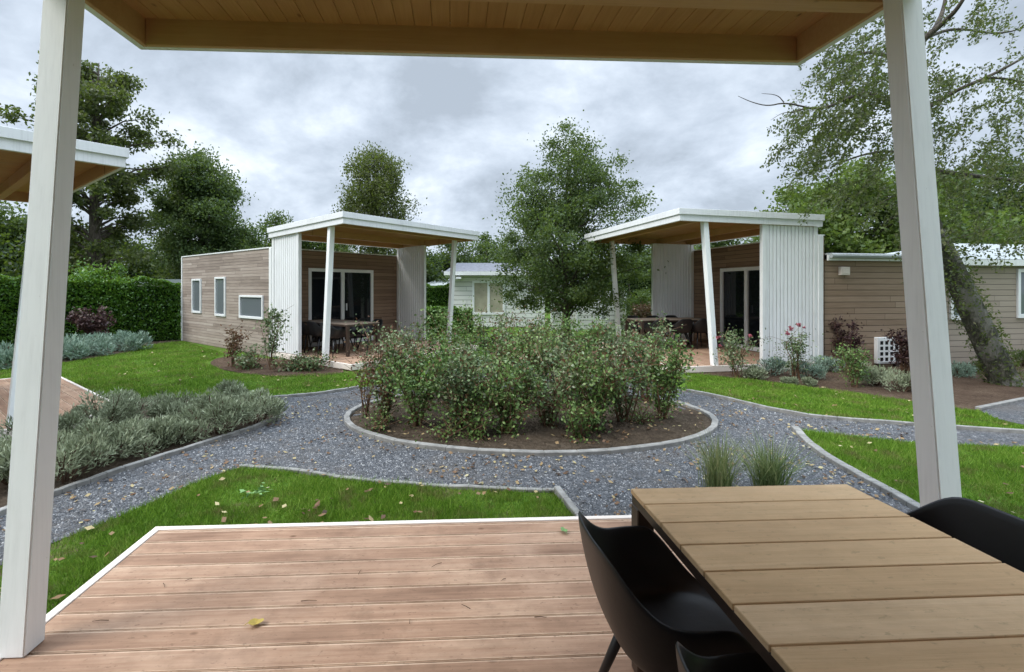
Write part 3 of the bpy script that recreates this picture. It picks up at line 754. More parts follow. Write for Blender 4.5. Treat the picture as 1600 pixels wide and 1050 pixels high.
def make_chair():
    """faces +X (back at -X)"""
    t = empty('shell_chair', (0, 0, 0))
    NA, NR = 48, 14; V = []
    def sst(a, b, x): x = max(0, min(1, (x-a)/(b-a))); return x*x*(3-2*x)
    for j in range(NR+1):
        r = j/NR
        for i in range(NA):
            ph = 2*math.pi*i/NA-math.pi; ap = abs(ph)*180/math.pi      # 0 = back
            H = .80-.145*sst(24, 62, ap)-.20*sst(92, 140, ap)
            if ap > 140: H = .455-.015*sst(140, 180, ap)
            c, s_ = math.cos(ph), math.sin(ph)
            k = (abs(c)**3+abs(s_)**3)**(-1/3)
            ex, ey = -c*k, s_*k
            sx, sy = (.20, .205)
            fl = r*1.0
            if r < .5:
                q = r/.5; x = ex*sx*q; y = ey*sy*q; z = .435-.012*(1-q*q)*1.0
                if c < 0: x = ex*(.235)*q; z += .006*q
            else:
                q = (r-.5)/.5; u_ = math.sin(q*math.pi/2)
                out = .055*u_+.03*q
                back = sst(70, 20, ap) if False else (1-sst(20, 70, ap))
                hh = H-.435
                x = ex*(sx if c >= 0 else .235)+ex*out*(.9 if c >= 0 else .25)-back*.03*q; y = ey*(sy+out*(1-.35*back*0)); z = .435+hh*(q**1.35)
            V.append((x, y, z))
    Fq = []
    for j in range(1, NR):
        for i in range(NA): a = j*NA+i; b_ = j*NA+(i+1) % NA; Fq.append((a, b_, b_+NA, a+NA))
    mb = MB(); mb.add(V[NA:], [tuple(v-NA for v in f) for f in Fq]); mb.add([V[0]]+V[NA:2*NA], [(0, 1+(i+1) % NA, 1+i) for i in range(NA)])
    me = bpy.data.meshes.new('shell'); me.from_pydata(mb.v, [], mb.f); bm = bmesh.new(); bm.from_mesh(me)
    bmesh.ops.remove_doubles(bm, verts=bm.verts, dist=1e-5); bmesh.ops.recalc_face_normals(bm, faces=bm.faces)
    bm.to_mesh(me); bm.free(); sh = link_mesh('shell', me, M['black'], t, smooth=True)
    so_ = sh.modifiers.new('thick', 'SOLIDIFY'); so_.thickness = .012; so_.offset = 0
    bv = sh.modifiers.new('sub', 'SUBSURF'); bv.levels = 1; bv.render_levels = 1
    for sx in (-1, 1):
        for sy in (-1, 1):
            g_ = MB(); g_.tube([(sx*.11, sy*.12, .43), (sx*.235, sy*.225, 0)], [.021, .012], 10); g_.build('leg', M['black'], t, smooth=True)
    ub = MB(); ub.box(-.14, .14, -.015, .015, .405, .42); ub.box(-.015, .015, -.15, .15, .402, .417); ub.build('underframe', M['black'], t)
    return t
tableP = make_table(); chairP = make_chair()
usedT = [False]; usedC = [False]
def put(proto, used, Mx, x, y, rz, label, cat, group):
    o = proto if not used[0] else copy_tree(proto); used[0] = True
    p = Mx @ Vector((x, y, .142)); o.location = p; o.rotation_euler = (0, 0, rz+Mx.to_euler()[2]); tag(o, label, cat, group); return o
def dine(root, X0, YC, chairs, tl, clabels):
    Mx = frame_of(root); tb_ = put(tableP, usedT, Mx, X0, YC, 0, tl, 'table', 'dining tables on the verandas')
    if root is not cabO:
        for ch in tb_.children:
            if ch.name.startswith('tabletop'): ch.data = ch.data.copy(); ch.data.materials[0] = M['table_shaded']
    for (side, y, off, r), lb in zip(chairs, clabels):
        put(chairP, usedC, Mx, X0+side*off, y, (0 if side < 0 else math.pi)+r, lb, 'chair', 'black shell chairs round the veranda tables')
# own: table v .75..1.70 -> X = v+1.97 ; u 1.97 -> Y = u+.30
dine(cabO, 1.225+1.97, 1.97+.30-1.03, [(-1, 1.56+.30, .475, .02), (-1, .90+.30, .43, -.03), (1, 1.58+.30, .44, .05)],
     'large brown slatted table in the foreground on the near deck',
     ['black shell chair in full view left of the near table', 'black shell chair cut off at the bottom edge of the photo', 'black shell chair behind the right side of the near table'])
dine(cabL, -1.10, 1.25, [(-1, .65, .5, 0), (-1, 1.25, .52, .05), (-1, 1.85, .5, -.04), (1, .65, .5, .03), (1, 1.25, .5, 0), (1, 1.85, .52, .06)],
     'table with shade-darkened top on the left cabin veranda in front of its glass door',
     ['black chair nearest the glass door, far side of left cabin table', 'black chair in the middle of the far side, left cabin table', 'black chair nearest the garden, far side of left cabin table',
      'black chair nearest the glass door, post side of left cabin table', 'black chair in the middle of the post side, left cabin table', 'black chair nearest the front post, left cabin table'])
dine(cabR, 3.2, 1.55, [(-1, .95, .52, 0), (-1, 1.55, .55, .05), (-1, 2.15, .5, -.04), (1, .95, .5, .03), (1, 1.55, .5, 0), (1, 2.15, .52, .06)],
     'dark framed table on the right cabin veranda by the slat screen',
     ['black chair nearest the glass door, near side of right cabin table', 'black chair in the middle of the near side, right cabin table', 'black chair nearest the garden, near side of right cabin table',
      'black chair nearest the timber wall, screen side of right cabin table', 'black chair in the middle of the screen side, right cabin table', 'black chair nearest the garden, screen side of right cabin table'])

# ---------------------------------------------------------------- background buildings
wc = empty('white_chalet', (-1.05, 21, 0), R(3), label='white weatherboard chalet with grey roof and curtained windows behind the garden tree', cat='chalet')
mb = MB(); mb.box(0, 4.1, 0, 5, 0, 2.28); mb.build('wall', M['chalet'], wc)
mb = MB(); mb.hexa([(-.35, -.35, 2.47), (4.4, -.35, 2.47), (4.4, 5.3, 2.47), (-.35, 5.3, 2.47)], [(.2, 2.4, 2.98), (3.9, 2.4, 2.98), (3.9, 2.6, 2.98), (.2, 2.6, 2.98)]); mb.build('roof', M['tiles'], wc)
mb = MB(); mb.box(-.4, 4.45, -.4, 5.35, 2.30, 2.465); mb.build('roof_trim', M['white'], wc)
xwin(wc, ('y', 0), .85, 2.3, .55, 2.05, -1, 'curtain', .09, 'window', 1)
mb = MB(); mb.box(.12, .34, -.5, -.02, 2.14, 2.22); mb.build('outdoor_lamp', M['pvc'], wc)
fn = empty('white_board_fence', (3.0, 19.2, 0), R(4), label='low white board fence right of the garden tree trunk', cat='fence')
for k in range(4):
    mb = MB(); mb.box(k*1.02, k*1.02+.08, -.03, .05, 0, 1.66); mb.build('fence_post', M['white'], fn, bevel=.004)
mb = MB()
for k in range(3):
    for j in range(8): mb.box(k*1.02+.082, k*1.02+1.018, 0, .02, .06+j*.195, .06+j*.195+.185)
mb.build('fence_boards', M['chalet'], fn, bevel=.003)
lb_ = empty('white_roofed_shed', (-3.4, 31, 0), R(-4), label='small building with pale roof beyond the left cabin screen', cat='shed')
mb = MB(); mb.box(0, 3.4, 0, 3, 0, 2.0); mb.build('wall', M['chalet'], lb_)
mb = MB(); mb.hexa([(-.2, -.3, 1.9), (3.6, -.3, 1.9), (3.6, 3.3, 1.9), (-.2, 3.3, 1.9)], [(.6, 1.4, 2.35), (2.9, 1.4, 2.35), (2.9, 1.6, 2.35), (.6, 1.6, 2.35)]); mb.build('roof', M['metalroof'], lb_)
ob = empty('flat_roofed_outbuilding', (-14.6, 20.4, 0), R(20), label='low outbuilding roof peeping over the hedge beside the left cabin', cat='outbuilding')
mb = MB(); mb.box(0, 3.6, 0, 3, 0, 1.9); mb.build('wall', M['chalet'], ob)
mb = MB(); mb.box(-.2, 3.8, -.2, 3.2, 1.91, 2.12); mb.build('roof', M['metalroof'], ob)

# ---------------------------------------------------------------- hedges
def hedge(label, A, B, th, h0, h1, mat='lf_hedge', n=26000, leaf=.085):
    A = Vector(A); B = Vector(B); L = (B-A).length; d = (B-A).normalized(); root = empty('hedge', A, math.atan2(d.y, d.x), label=label, cat='hedge')
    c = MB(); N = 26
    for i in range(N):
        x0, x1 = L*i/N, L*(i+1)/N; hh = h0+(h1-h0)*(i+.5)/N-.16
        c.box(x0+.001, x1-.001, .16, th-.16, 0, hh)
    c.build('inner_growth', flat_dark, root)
    n1 = int(n*.66); xs = rng.uniform(0, L, n); Hh = h0+(h1-h0)*xs/L
    lump = .06*np.sin(xs*2.3)+.05*np.sin(xs*5.1+1)+.04*np.sin(xs*9.7)
    P = np.empty((n, 3)); P[:, 0] = xs
    P[:n1, 1] = np.abs(rng.normal(0, .09, n1))+.02+.05*np.sin(xs[:n1]*3+rng.uniform(0, .3, n1)); P[:n1, 2] = rng.uniform(.02, 1, n1)*(Hh[:n1]+lump[:n1])
    P[n1:, 1] = rng.uniform(0, th, n-n1); P[n1:, 2] = (Hh+lump)[n1:]-np.abs(rng.normal(0, .07, n-n1))+.03
    dd = np.zeros_like(P); dd[:, 1] = -.5; dd[:, 2] = .5
    leafobj('foliage', leafquads(P, leaf, leaf*.6, dd), M[mat], root); return root
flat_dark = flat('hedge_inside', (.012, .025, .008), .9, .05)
h1_ = at(283, 532); h0_ = at(-10, 549); dH = (h1_-h0_)
hedge('clipped green hedge running from the left cabin corner to the photo edge', h0_-dH*1.2, h1_, 1.0, 2.25, 1.92, n=42000)
hedge('far clipped hedge seen between left cabin screen and white chalet', (-4.2, 25.5, 0), (-.6, 25.5, 0), .8, 1.9, 1.9, n=7000, leaf=.1)
hedge('low bright green hedge in the gap beside the left cabin screen', (-2.4, 18.2, 0), (-.2, 18.0, 0), .6, .95, .95, n=6000)
hedge('green hedge between the white board fence and the right cabin', (5.9, 19.6, 0), (9.6, 20.2, 0), .9, 2.3, 2.2, mat='lf_mid', n=9000)

# ---------------------------------------------------------------- trees
def X_(px, d): return (px-CX)/F*d
def Z_(py, d): return CZ-(py-HZ)/F*d
# tall alder at left
d = 20; tree('tall open-crowned alder rising behind the hedge at left', (X_(150, d), d, 0), Z_(66, d), .26,
     [(.20, 2.0), (.34, 2.2), (.42, 1.9), (.5, 2.8), (.62, 3.1), (.74, 2.7), (.86, 2.1), (.95, 1.0), (1.0, .3)], 'lf_alder', 125, 210, .17, name='alder_tree', csize=.47, bias=.3, seed=3)
d = 25; tree('dense rounded poplar between the alder and the left cabin', (X_(315, d), d, 0), Z_(243, d), .25,
     [(.18, 1.6), (.36, 2.1), (.55, 2.2), (.72, 2.0), (.86, 1.75), (.96, 1.0), (1.0, .4)], 'lf_pop', 240, 280, .15, name='poplar_tree', csize=.62, bias=.5, seed=4)
d = 22; tree('drooping birch rising behind the left cabin canopy', (X_(588, d), d, 0), Z_(226, d), .15,
     [(.42, 1.1), (.55, 1.5), (.70, 1.75), (.84, 1.75), (.93, 1.35), (.97, .7)], 'lf_birch', 95, 260, .12, name='birch_tree', csize=.5, droop=.42, bk='birch', bias=.4, seed=9)
d = 15.6; tree('bushy round garden tree standing between the two cabins', (X_(885, d), d, 0), Z_(192, d), .13,
     [(.155, 1.5), (.22, 2.1), (.38, 2.45), (.54, 2.5), (.70, 1.95), (.84, 1.1), (.95, .5), (1.0, .12)], 'lf_cent', 290, 225, .09, name='garden_tree', csize=.46, bias=.4, seed=12)
d = 18.5; tree('yellow-green spreading tree above the right cabin wing', (X_(1320, d), d, 0), Z_(262, d), .2,
     [(.34, 3.0), (.5, 3.6), (.7, 3.2), (.86, 2.0), (1.0, .5)], 'lf_yellow', 170, 220, .17, name='yellow_green_tree', csize=.7, bias=.4, seed=21)
bgt = [  # px, top y, d, radius, mat, label
    (30, 325, 26, 2.6, 'lf_mid', 'green tree beneath the neighbouring canopy at the left edge'),
    (-60, 300, 24, 3.0, 'lf_dark', 'dark tree at the extreme left behind the hedge'),
    (105, 360, 23, 2.0, 'lf_dark', 'dark bushy tree behind the hedge, just right of the left post'),
    (170, 368, 27, 2.6, 'lf_dark', 'dark spreading tree behind the alder trunk'),
    (238, 388, 30, 2.0, 'lf_mid', 'mid green tree low between alder and poplar'),
    (375, 352, 31, 2.2, 'lf_pop', 'smaller green tree against the right side of the poplar'),
    (440, 338, 34, 2.9, 'lf_mid', 'low green tree above the left cabin roof'),
    (500, 352, 36, 2.8, 'lf_mid', 'distant green tree behind the left canopy edge'),
    (650, 385, 33, 2.4, 'lf_dark', 'dark tree directly behind the left cabin screen'),
    (705, 372, 37, 2.8, 'lf_dark', 'dark distant tree left of the white chalet roof'),
    (762, 362, 34, 2.2, 'lf_mid', 'small green tree against the left side of the garden tree'),
    (830, 380, 36, 3.0, 'lf_dark', 'dark distant tree behind the garden tree'),
    (985, 378, 30, 2.6, 'lf_dark', 'dark tree behind the far post of the right cabin'),
    (1040, 384, 26, 2.0, 'lf_mid', 'green tree behind the right cabin slat screen'),
    (1110, 352, 32, 2.8, 'lf_mid', 'green tree showing in the gap under the right canopy'),
    (1215, 350, 30, 2.8, 'lf_mid', 'green tree hidden behind the right canopy'),
    (1470, 252, 21, 2.0, 'lf_mid', 'leafy tree just right of the right veranda post'),
    (1545, 236, 25, 2.6, 'lf_dark', 'dark dense tree behind the leaning birch'),
    (1625, 300, 23, 2.4, 'lf_dark', 'dark tree at the right edge above the metal roof'),
    (1700, 250, 26, 3.0, 'lf_mid', 'green tree beyond the right edge of the chalet')]
for i, (px, ty, d, r, mt, lb) in enumerate(bgt):
    Hh = Z_(ty, d); tree(lb, (X_(px, d), d, 0), Hh, .16, [(.1, r*.75), (.3, r), (.6, r*.95), (.82, r*.7), (.95, r*.35), (1, r*.1)], mt, int(60+r*14), 170, .21, name='background_tree', csize=.8, bias=.4,
         group='background trees', seed=100+i, branches=False)
d = 17.5; tree('small golden-leaved bush peeping over the hedge by the outbuilding', (X_(256, d), d+3, 0), 2.75, .05, [(.3, .6), (.6, .7), (.9, .4), (1, .1)], 'lf_gold', 30, 70, .10, name='golden_bush', cat='bush', csize=.3, seed=55, branches=False)
d = 14; tree('tall leafy bush rising from the hedge beside the left post', (X_(120, d), d+1.0, 0), 2.65, .05, [(.5, .7), (.75, .8), (.92, .5), (1, .2)], 'lf_hedge', 36, 90, .09, name='tall_bush', cat='bush', csize=.3, seed=56, branches=False)
for (px, ty, d, r, mt, lb, gr) in ((985, 425, 19.5, .9, 'lf_mid', 'green bush right of the board fence', None), (1003, 455, 18.3, .6, 'lf_yellow', 'yellow-green bush beside the far post of the right cabin', None), (1012, 478, 17.6, .5, 'lf_brown', 'russet bush by the far end of the right cabin deck', None)):
    tree(lb, (X_(px, d), d, 0), Z_(ty, d), .04, [(.05, r*.8), (.4, r), (.8, r*.7), (1, r*.2)], mt, 34, 80, .09, name='background_bush', cat='bush', csize=.35, branches=False, seed=int(px))

# ---- leaning birch at right with sweeping branches
def leaning_birch():
    b0 = at(1566, 601); root = empty('leaning_birch', b0, label='old leaning birch with sweeping branches at the right', cat='tree')
    rs = np.random.default_rng(77); D = 8.58
    P = lambda px, py, d: on(px, py, d)-b0
    tr = [Vector((.12, 0, -.1)), P(1560, 575, D), P(1530, 510, D+.02), P(1500, 445, D+.1), P(1478, 398, D+.15), P(1448, 340, D+.2), P(1427, 265, D+.25), P(1415, 170, D+.2), P(1408, 80, D+.1), P(1400, -20, D), P(1410, -160, D)]
    T = MB(); pts = smooth_poly(tr, 2); n = len(pts)
    T.tube(pts, [(.30 if i < 1 else .25 if i < 3 else .19*(1-i/n)**.7+.03) for i in range(n)], 14)
    T.build('trunk', M['birch'], root, smooth=True)
    B = MB(); br = [
        ([(1408, 95, D), (1450, 55, D-.2), (1475, 35, D-.3), (1500, 10, D-.6), (1530, -50, D-.8)], .07),
        ([(1462, 44, D-.2), (1475, 15, D), (1482, -40, D)], .05),
        ([(1440, 62, D), (1490, 42, D+.5), (1560, 55, D+.8), (1610, 40, D+1)], .035),
        ([(1415, 190, D+.2), (1460, 162, D), (1500, 138, D-.2), (1545, 120, D-.4), (1600, 90, D-.5), (1650, 60, D-.5)], .05),
        ([(1540, 122, D-.4), (1570, 122, D-.3), (1630, 135, D)], .03),
        ([(1427, 262, D+.2), (1520, 275, D+.6), (1600, 283, D+1), (1680, 300, D+1.2)], .055),
        ([(1430, 200, D+.2), (1390, 160, D-.1), (1360, 145, D-.3), (1330, 150, D-.5), (1290, 170, D-.6), (1262, 168, D-.7), (1240, 175, D-.8)], .05),
        ([(1262, 168, D-.7), (1225, 160, D-.8), (1200, 166, D-.8), (1175, 160, D-.8), (1153, 150, D-.8)], .016),
        ([(1225, 160, D-.8), (1215, 148, D-.8), (1190, 146, D-.8)], .010),
        ([(1240, 175, D-.8), (1222, 176, D-.8), (1204, 188, D-.8)], .008),
        ([(1352, 148, D-.3), (1350, 170, D-.3), (1345, 200, D-.2)], .02),
        ([(1428, 120, D), (1380, 80, D+.3), (1330, 85, D+.5), (1290, 110, D+.6)], .05),
        ([(1430, 40, D), (1380, 10, D+.2), (1320, 20, D+.3)], .05),
        ([(1440, 250, D), (1400, 235, D+.2), (1350, 240, D+.3), (1300, 260, D+.3)], .035),
        ([(1450, 290, D+.2), (1410, 300, D+.3), (1370, 320, D+.4)], .03)]
    for L, r in br:
        q = smooth_poly([P(*a) for a in L], 2); MB().tube(q, [r*(1-i/len(q)*.85) for i in range(len(q))], 6, cap=False).build('bough', M['bark'], root, smooth=True)
    # sprays: (px range, py range, drift px per unit, count)
    V = []
    regs = [((1300, 1390), (60, 215), 120, (-.55, 1)), ((1255, 1390), (120, 250), 55, (-.8, 1)), ((1235, 1330), (165, 255), 34, (-.9, 1)), ((1280, 1395), (225, 320), 34, (-.6, 1)), ((1250, 1300), (235, 275), 8, (-.8, 1)), ((1425, 1600), (-30, 130), 62, (-.3, 1)),
            ((1430, 1620), (100, 270), 85, (-.2, 1)), ((1450, 1600), (240, 390), 60, (-.2, 1)), ((1560, 1700), (180, 380), 55, (0, 1)), ((1380, 1460), (60, 380), 70, (-.3, 1)), ((1290, 1440), (-80, 60), 70, (-.3, 1)), ((1440, 1500), (380, 470), 14, (-.1, 1))]
    for (xa, xb), (ya, yb), cnt, dr in regs:
        for k in range(int(cnt*.8)):
            px, py = rs.uniform(xa, xb), rs.uniform(ya, yb); dd = D+rs.uniform(-1.1, 1.2); s = P(px, py, dd)
            L = rs.uniform(.25, .75); dv = Vector((dr[0]+rs.normal()*.22, rs.normal()*.3, -dr[1])).normalized()
            a0 = Vector((dv.x, dv.y, -.15)).normalized(); m1 = s+a0*L*.35; e_ = m1+dv*L*.75
            B.tube([s, m1, e_], [.006, .004, .002], 3, cap=False)
            nl = int(58*L/.5); t = rs.uniform(0, 1, nl); q = np.where((t < .4)[:, None], np.array(s)[None]*(1-t[:, None]/.4)+np.array(m1)[None]*(t[:, None]/.4), np.array(m1)[None]*(1-(t[:, None]-.4)/.6)+np.array(e_)[None]*((t[:, None]-.4)/.6))
            V.append(q+rs.normal(size=q.shape)*.045)
    tv = []
    for k in range(1500):
        i = min(int(rs.uniform(2, 16)), len(pts)-2); q = pts[i].lerp(pts[i+1], rs.random()); a_ = rs.uniform(0, 6.28); rr_ = rs.uniform(.19, .32)
        tv.append((q.x+rr_*math.cos(a_), q.y+rr_*math.sin(a_), q.z+rs.normal()*.05))
    V.append(np.array(tv))
    C = np.concatenate(V); dirs = np.zeros_like(C); dirs[:, 2] = -.9; dirs[:, 0] = -.3
    tag(B.build('twigs', M['bark'], root, smooth=True), kind='stuff')
    leafobj('crown', leafquads(C, .062, .036, dirs), M['lf_alder'], root)
leaning_birch()

# ---------------------------------------------------------------- shrubs in the island bed
isl = [  # px, base py, height, radius, brown, mat, label
    (600, 655, 1.15, .36, .30, 'lf_rose', 'reddish stemmed rose bush at the left end of the island bed'),
    (652, 664, 1.00, .42, .05, 'lf_rose2', 'bright green low rose bush at the front left of the island bed'),
    (715, 668, .92, .42, .08, 'lf_rose', 'rose bush second along the front left of the island bed'),
    (790, 676, .90, .42, .10, 'lf_rose2', 'low spreading rose bush at the front centre of the island bed'),
    (860, 668, .95, .40, .12, 'lf_rose', 'grey-green rose bush just right of the front centre of the island bed'),
    (925, 672, 1.00, .38, .10, 'lf_rose2', 'upright rose bush at the front right of the island bed'),
    (975, 660, 1.10, .36, .25, 'lf_rose', 'brown-leaved rose bush at the front right of the island bed'),
    (1035, 652, 1.12, .34, .06, 'lf_rose2', 'narrow green rose bush at the right end of the island bed'),
    (640, 630, 1.22, .42, .10, 'lf_rose', 'taller rose bush behind the left end of the island bed'),
    (705, 622, 1.28, .45, .05, 'lf_rose2', 'tall green rose bush in the back left of the island bed'),
    (775, 624, 1.26, .45, .22, 'lf_rose', 'tall brownish rose bush left of the middle of the island bed'),
    (845, 622, 1.24, .45, .15, 'lf_rose', 'tall rose bush in front of the garden tree trunk'),
    (905, 624, 1.24, .45, .05, 'lf_rose2', 'tall green rose bush right of the garden tree trunk'),
    (960, 626, 1.18, .42, .12, 'lf_rose', 'rose bush in front of the far post of the right cabin'),
    (1010, 630, 1.16, .40, .06, 'lf_rose', 'rose bush in front of the right cabin table'),
    (750, 645, 1.05, .42, .08, 'lf_rose', 'mid-row rose bush left of the centre of the island bed'),
    (820, 646, 1.08, .42, .14, 'lf_rose2', 'mid-row rose bush at the centre of the island bed'),
    (890, 644, 1.10, .42, .08, 'lf_rose', 'mid-row rose bush right of the centre of the island bed')]
for (px, py, H, r, br, mt, lb) in isl:
    py += 9 if py > 650 else 0
    p = at(px, py); p.z = .05; shrub(lb, p, H*random.uniform(.92, 1.12), r*random.uniform(.95, 1.3), mt, n=random.randint(2000, 3000), canes=random.randint(12, 18), brown=br*.8+.04, group='rose bushes in the island bed', leaf=.047, lo=.05)
for px, py, lb in ((745, 690, 'knee-high rose sprout at the front of the island bed, left of centre'), (905, 690, 'knee-high rose sprout at the front right of the island bed')):
    p = at(px, py); p.z = .03; shrub(lb, p, .45, .26, 'lf_rose2', n=800, canes=9, brown=.06, group='rose bushes in the island bed', leaf=.044, lo=0)
p = at(575, 655); p.z = .02; shrub('thin red-brown upright bush at the far left rim of the island bed', p, 1.0, .10, 'lf_brown', n=420, canes=7, brown=.6, group='rose bushes in the island bed', leaf=.035)
for px, py, lb in ((585, 676, 'small low weed at the left rim of the island bed'), (1008, 668, 'small low weed at the right rim of the island bed'), (690, 690, 'tiny ground plant at the front of the island bed')):
    p = at(px, py); p.z = .02; shrub(lb, p, .16, .16, 'lf_rose2', n=260, canes=6, leaf=.035, name='low_weed', cat='weed', lo=0)

# grey shrubs of the left bed
gs = [(395, 672, .42, .34, .60, 'grey-green shrub at the right tip of the left bed'), (335, 690, .48, .36, .56, 'grey-green shrub second from the right tip of the left bed'),
      (350, 655, .36, .30, .62, 'tall grey-green shrub sprig at the back near the tip of the left bed'), (275, 668, .46, .34, .50, 'grey-green shrub behind the front row, middle of the left bed'),
      (268, 706, .42, .30, .44, 'low grey-green shrub near the kerb in the middle of the left bed'), (205, 672, .48, .36, .58, 'grey-green shrub by the corner of the neighbouring deck'),
      (205, 722, .46, .32, .52, 'brownish grey shrub in the left bed, third clump from the left post'), (135, 742, .50, .34, .55, 'large grey-green shrub just right of the left post'),
      (150, 690, .48, .36, .62, 'grey-green shrub behind the large one right of the left post'), (75, 775, .46, .34, .50, 'pale grey shrub half hidden by the left post'),
      (60, 715, .50, .36, .66, 'grey-green shrub behind the left post'), (-10, 775, .5, .36, .55, 'grey-green shrub at the left edge of the photo')]
for px, py, rx, ry, H, lb in gs:
    p = at(px, py); mound(lb, p+Vector((-.10, .26, .01)), rx*random.uniform(.86, 1.02), ry*.98, H*random.uniform(.78, 1.05), n=2700, group='grey-green shrubs in the left bed', leaf=.06)
for px, py, rx, H, lb in ((190, 548, .75, .62, 'blue-grey shrub nearest the hedge corner'), (135, 556, .7, .55, 'middle blue-grey shrub before the hedge'), (100, 563, .7, .6, 'blue-grey shrub beside the left post before the hedge'), (5, 575, .7, .55, 'blue-grey shrub at the left edge before the hedge')):
    mound(lb, at(px, py), rx, .55, H, 'lf_bluegrey', 2200, 'blue-grey shrubs before the hedge', .12)
shrub('dark purple shrub before the hedge at left', at(150, 545), 1.25, .5, 'lf_purple', n=1800, canes=12, leaf=.09, name='purple_shrub')
# left cabin bed
shrub('thin brownish rose bush before the left cabin side wall', at(365, 574), 1.0, .2, 'lf_brown', n=520, canes=7, leaf=.06, brown=.3)
shrub('tall thin rose bush against the left cabin screen', at(425, 578), 1.35, .28, 'lf_rose', n=800, canes=8, leaf=.065)
for px, py, lb in ((395, 576, 'low green plant between the two roses by the left cabin'), (455, 580, 'low green plant before the left cabin screen'), (492, 579, 'dark low plant at the foot of the left cabin post')):
    shrub(lb, at(px, py), .28, .42, 'lf_rose', n=650, canes=10, leaf=.06, name='low_plant', cat='plant', lo=0, brown=.15)
# right bed
shrub('rose bush with pink blooms at the foot of the right cabin front post', at(1152, 590), .95, .28, 'lf_rose', n=1000, canes=8, leaf=.05, flowers=[(-.38, .0, .78, .05), (-.33, 0, .62, .04), (.22, -.05, .82, .045)])
shrub('rose bush with red-pink blooms before the right slatted screen', at(1243, 594), 1.0, .24, 'lf_rose', n=900, canes=8, leaf=.045, flowers=[(-.08, 0, .98, .06), (.04, -.03, 1.05, .05), (-.13, .02, .88, .05), (.16, 0, 1.0, .035), (.08, 0, 1.02, .03)])
for px, py, rx, H, mt, lb in ((1178, 592, .26, .30, 'lf_grey', 'round grey shrub before the right cabin deck edge'), (1205, 586, .34, .42, 'lf_bluegrey', 'blue-green shrub at the left foot of the white screen'), (1262, 592, .32, .38, 'lf_bluegrey', 'blue-green shrub at the right foot of the white screen'),
                              (1292, 580, .3, .36, 'lf_bluegrey', 'dark green low shrub by the white corner trim'), (1232, 600, .14, .16, 'lf_grey', 'tiny grey shrub below the pink rose'), (1262, 603, .14, .16, 'lf_grey', 'tiny grey shrub right of the pink rose'),
                              (1372, 603, .34, .40, 'lf_grey', 'pale grey shrub left of the lower right post'), (1408, 612, .36, .38, 'lf_grey', 'pale grey shrub touching the right post'), (1350, 590, .3, .42, 'lf_grey', 'grey-green shrub below the purple bush'),
                              (1500, 588, .34, .28, 'lf_bluegrey', 'low grey-green shrub right of the right post'), (1540, 582, .3, .3, 'lf_mid', 'low green shrub beside the birch trunk'), (1597, 572, .4, .42, 'lf_mid', 'green shrub at the right edge behind the birch')):
    mound(lb, at(px, py), rx, rx*.9, H, mt, 1500, 'low shrubs in the right bed', .06)
shrub('purple-leaved bush against the right cabin wing', at(1318, 578), 1.05, .30, 'lf_purple', n=1500, canes=9, leaf=.06, name='purple_shrub', lo=.3)
shrub('fresh green bush in front of the purple-leaved bush', at(1335, 606), .72, .20, 'lf_rose2', n=1100, canes=8, leaf=.045)
shrub('purple-leaved bush in front of the vent unit beside the right post', at(1412, 584), 1.1, .28, 'lf_purple', n=1500, canes=9, leaf=.06, name='purple_shrub', lo=.2)
# heat pump unit
hp = empty('outdoor_unit', at(1388, 574)+Vector((0, .12, 0)), rzR-math.pi/2, label='white outdoor unit with square grille by the timber wing', cat='outdoor unit')
mb = MB(); mb.box(-.30, .30, -.12, .12, .08, .66); mb.build('casing', M['pvc'], hp, bevel=.012)
MB().box(-.25, .245, -.124, -.1205, .13, .60).build('grille_backing', M['dark'], hp)
gx = [-.262]+[v for i in range(4) for v in (-.25+i*.13, -.25+i*.13+.085)]+[.252]; gz = [.12]+[v for i in range(4) for v in (.14+i*.12, .14+i*.12+.08)]+[.61]
mb = MB(); mb.v = [(x, -.135, z) for z in gz for x in gx]; K = len(gx)
for j in range(len(gz)-1):
    for i in range(K-1):
        if not (i % 2 == 1 and j % 2 == 1): mb.f.append((j*K+i, j*K+i+1, (j+1)*K+i+1, (j+1)*K+i)); mb.m.append(0)
go = mb.build('grille', M['pvc'], hp); md = go.modifiers.new('t', 'SOLIDIFY'); md.thickness = .008
for q in (-.28, .2): MB().box(q, q+.08, -.11, .11, 0, .079).build('foot', M['tframe'], hp)

# grass tufts
def tuft(label, base, H, n=260, spread=.22):
    root = empty('grass_tuft', base, label=label, cat='ornamental grass', group='grass tufts on the gravel'); V = []
    for k in range(n):
        a = random.uniform(0, 6.28); q = random.uniform(0, 1)*spread; h = H*random.uniform(.55, 1.05)
        b0 = Vector((random.gauss(0, .05), random.gauss(0, .05), 0)); tip = b0+Vector((math.cos(a)*q, math.sin(a)*q, h)); mid = b0.lerp(tip, .5)+Vector((0, 0, .06*h))-Vector((math.cos(a), math.sin(a), 0))*q*.15
        s = Vector((-math.sin(a), math.cos(a), 0)).lerp(Vector((random.gauss(0, 1), random.gauss(0, 1), 0)), .4)*.0032
        V += [b0-s, b0+s, mid+s*.9, mid-s*.9, mid-s*.9, mid+s*.9, tip+s*.2, tip-s*.2]
    npmesh('blades', np.array([tuple(v) for v in V]), quads(len(V)//4), M['lf_tuft'], root); return root
tuft('left of the two grass tufts behind the near table', at(1122, 775), .50, 380, .33)
tuft('wider right-hand grass tuft behind the near table', at(1203, 775), .47, 500, .46)

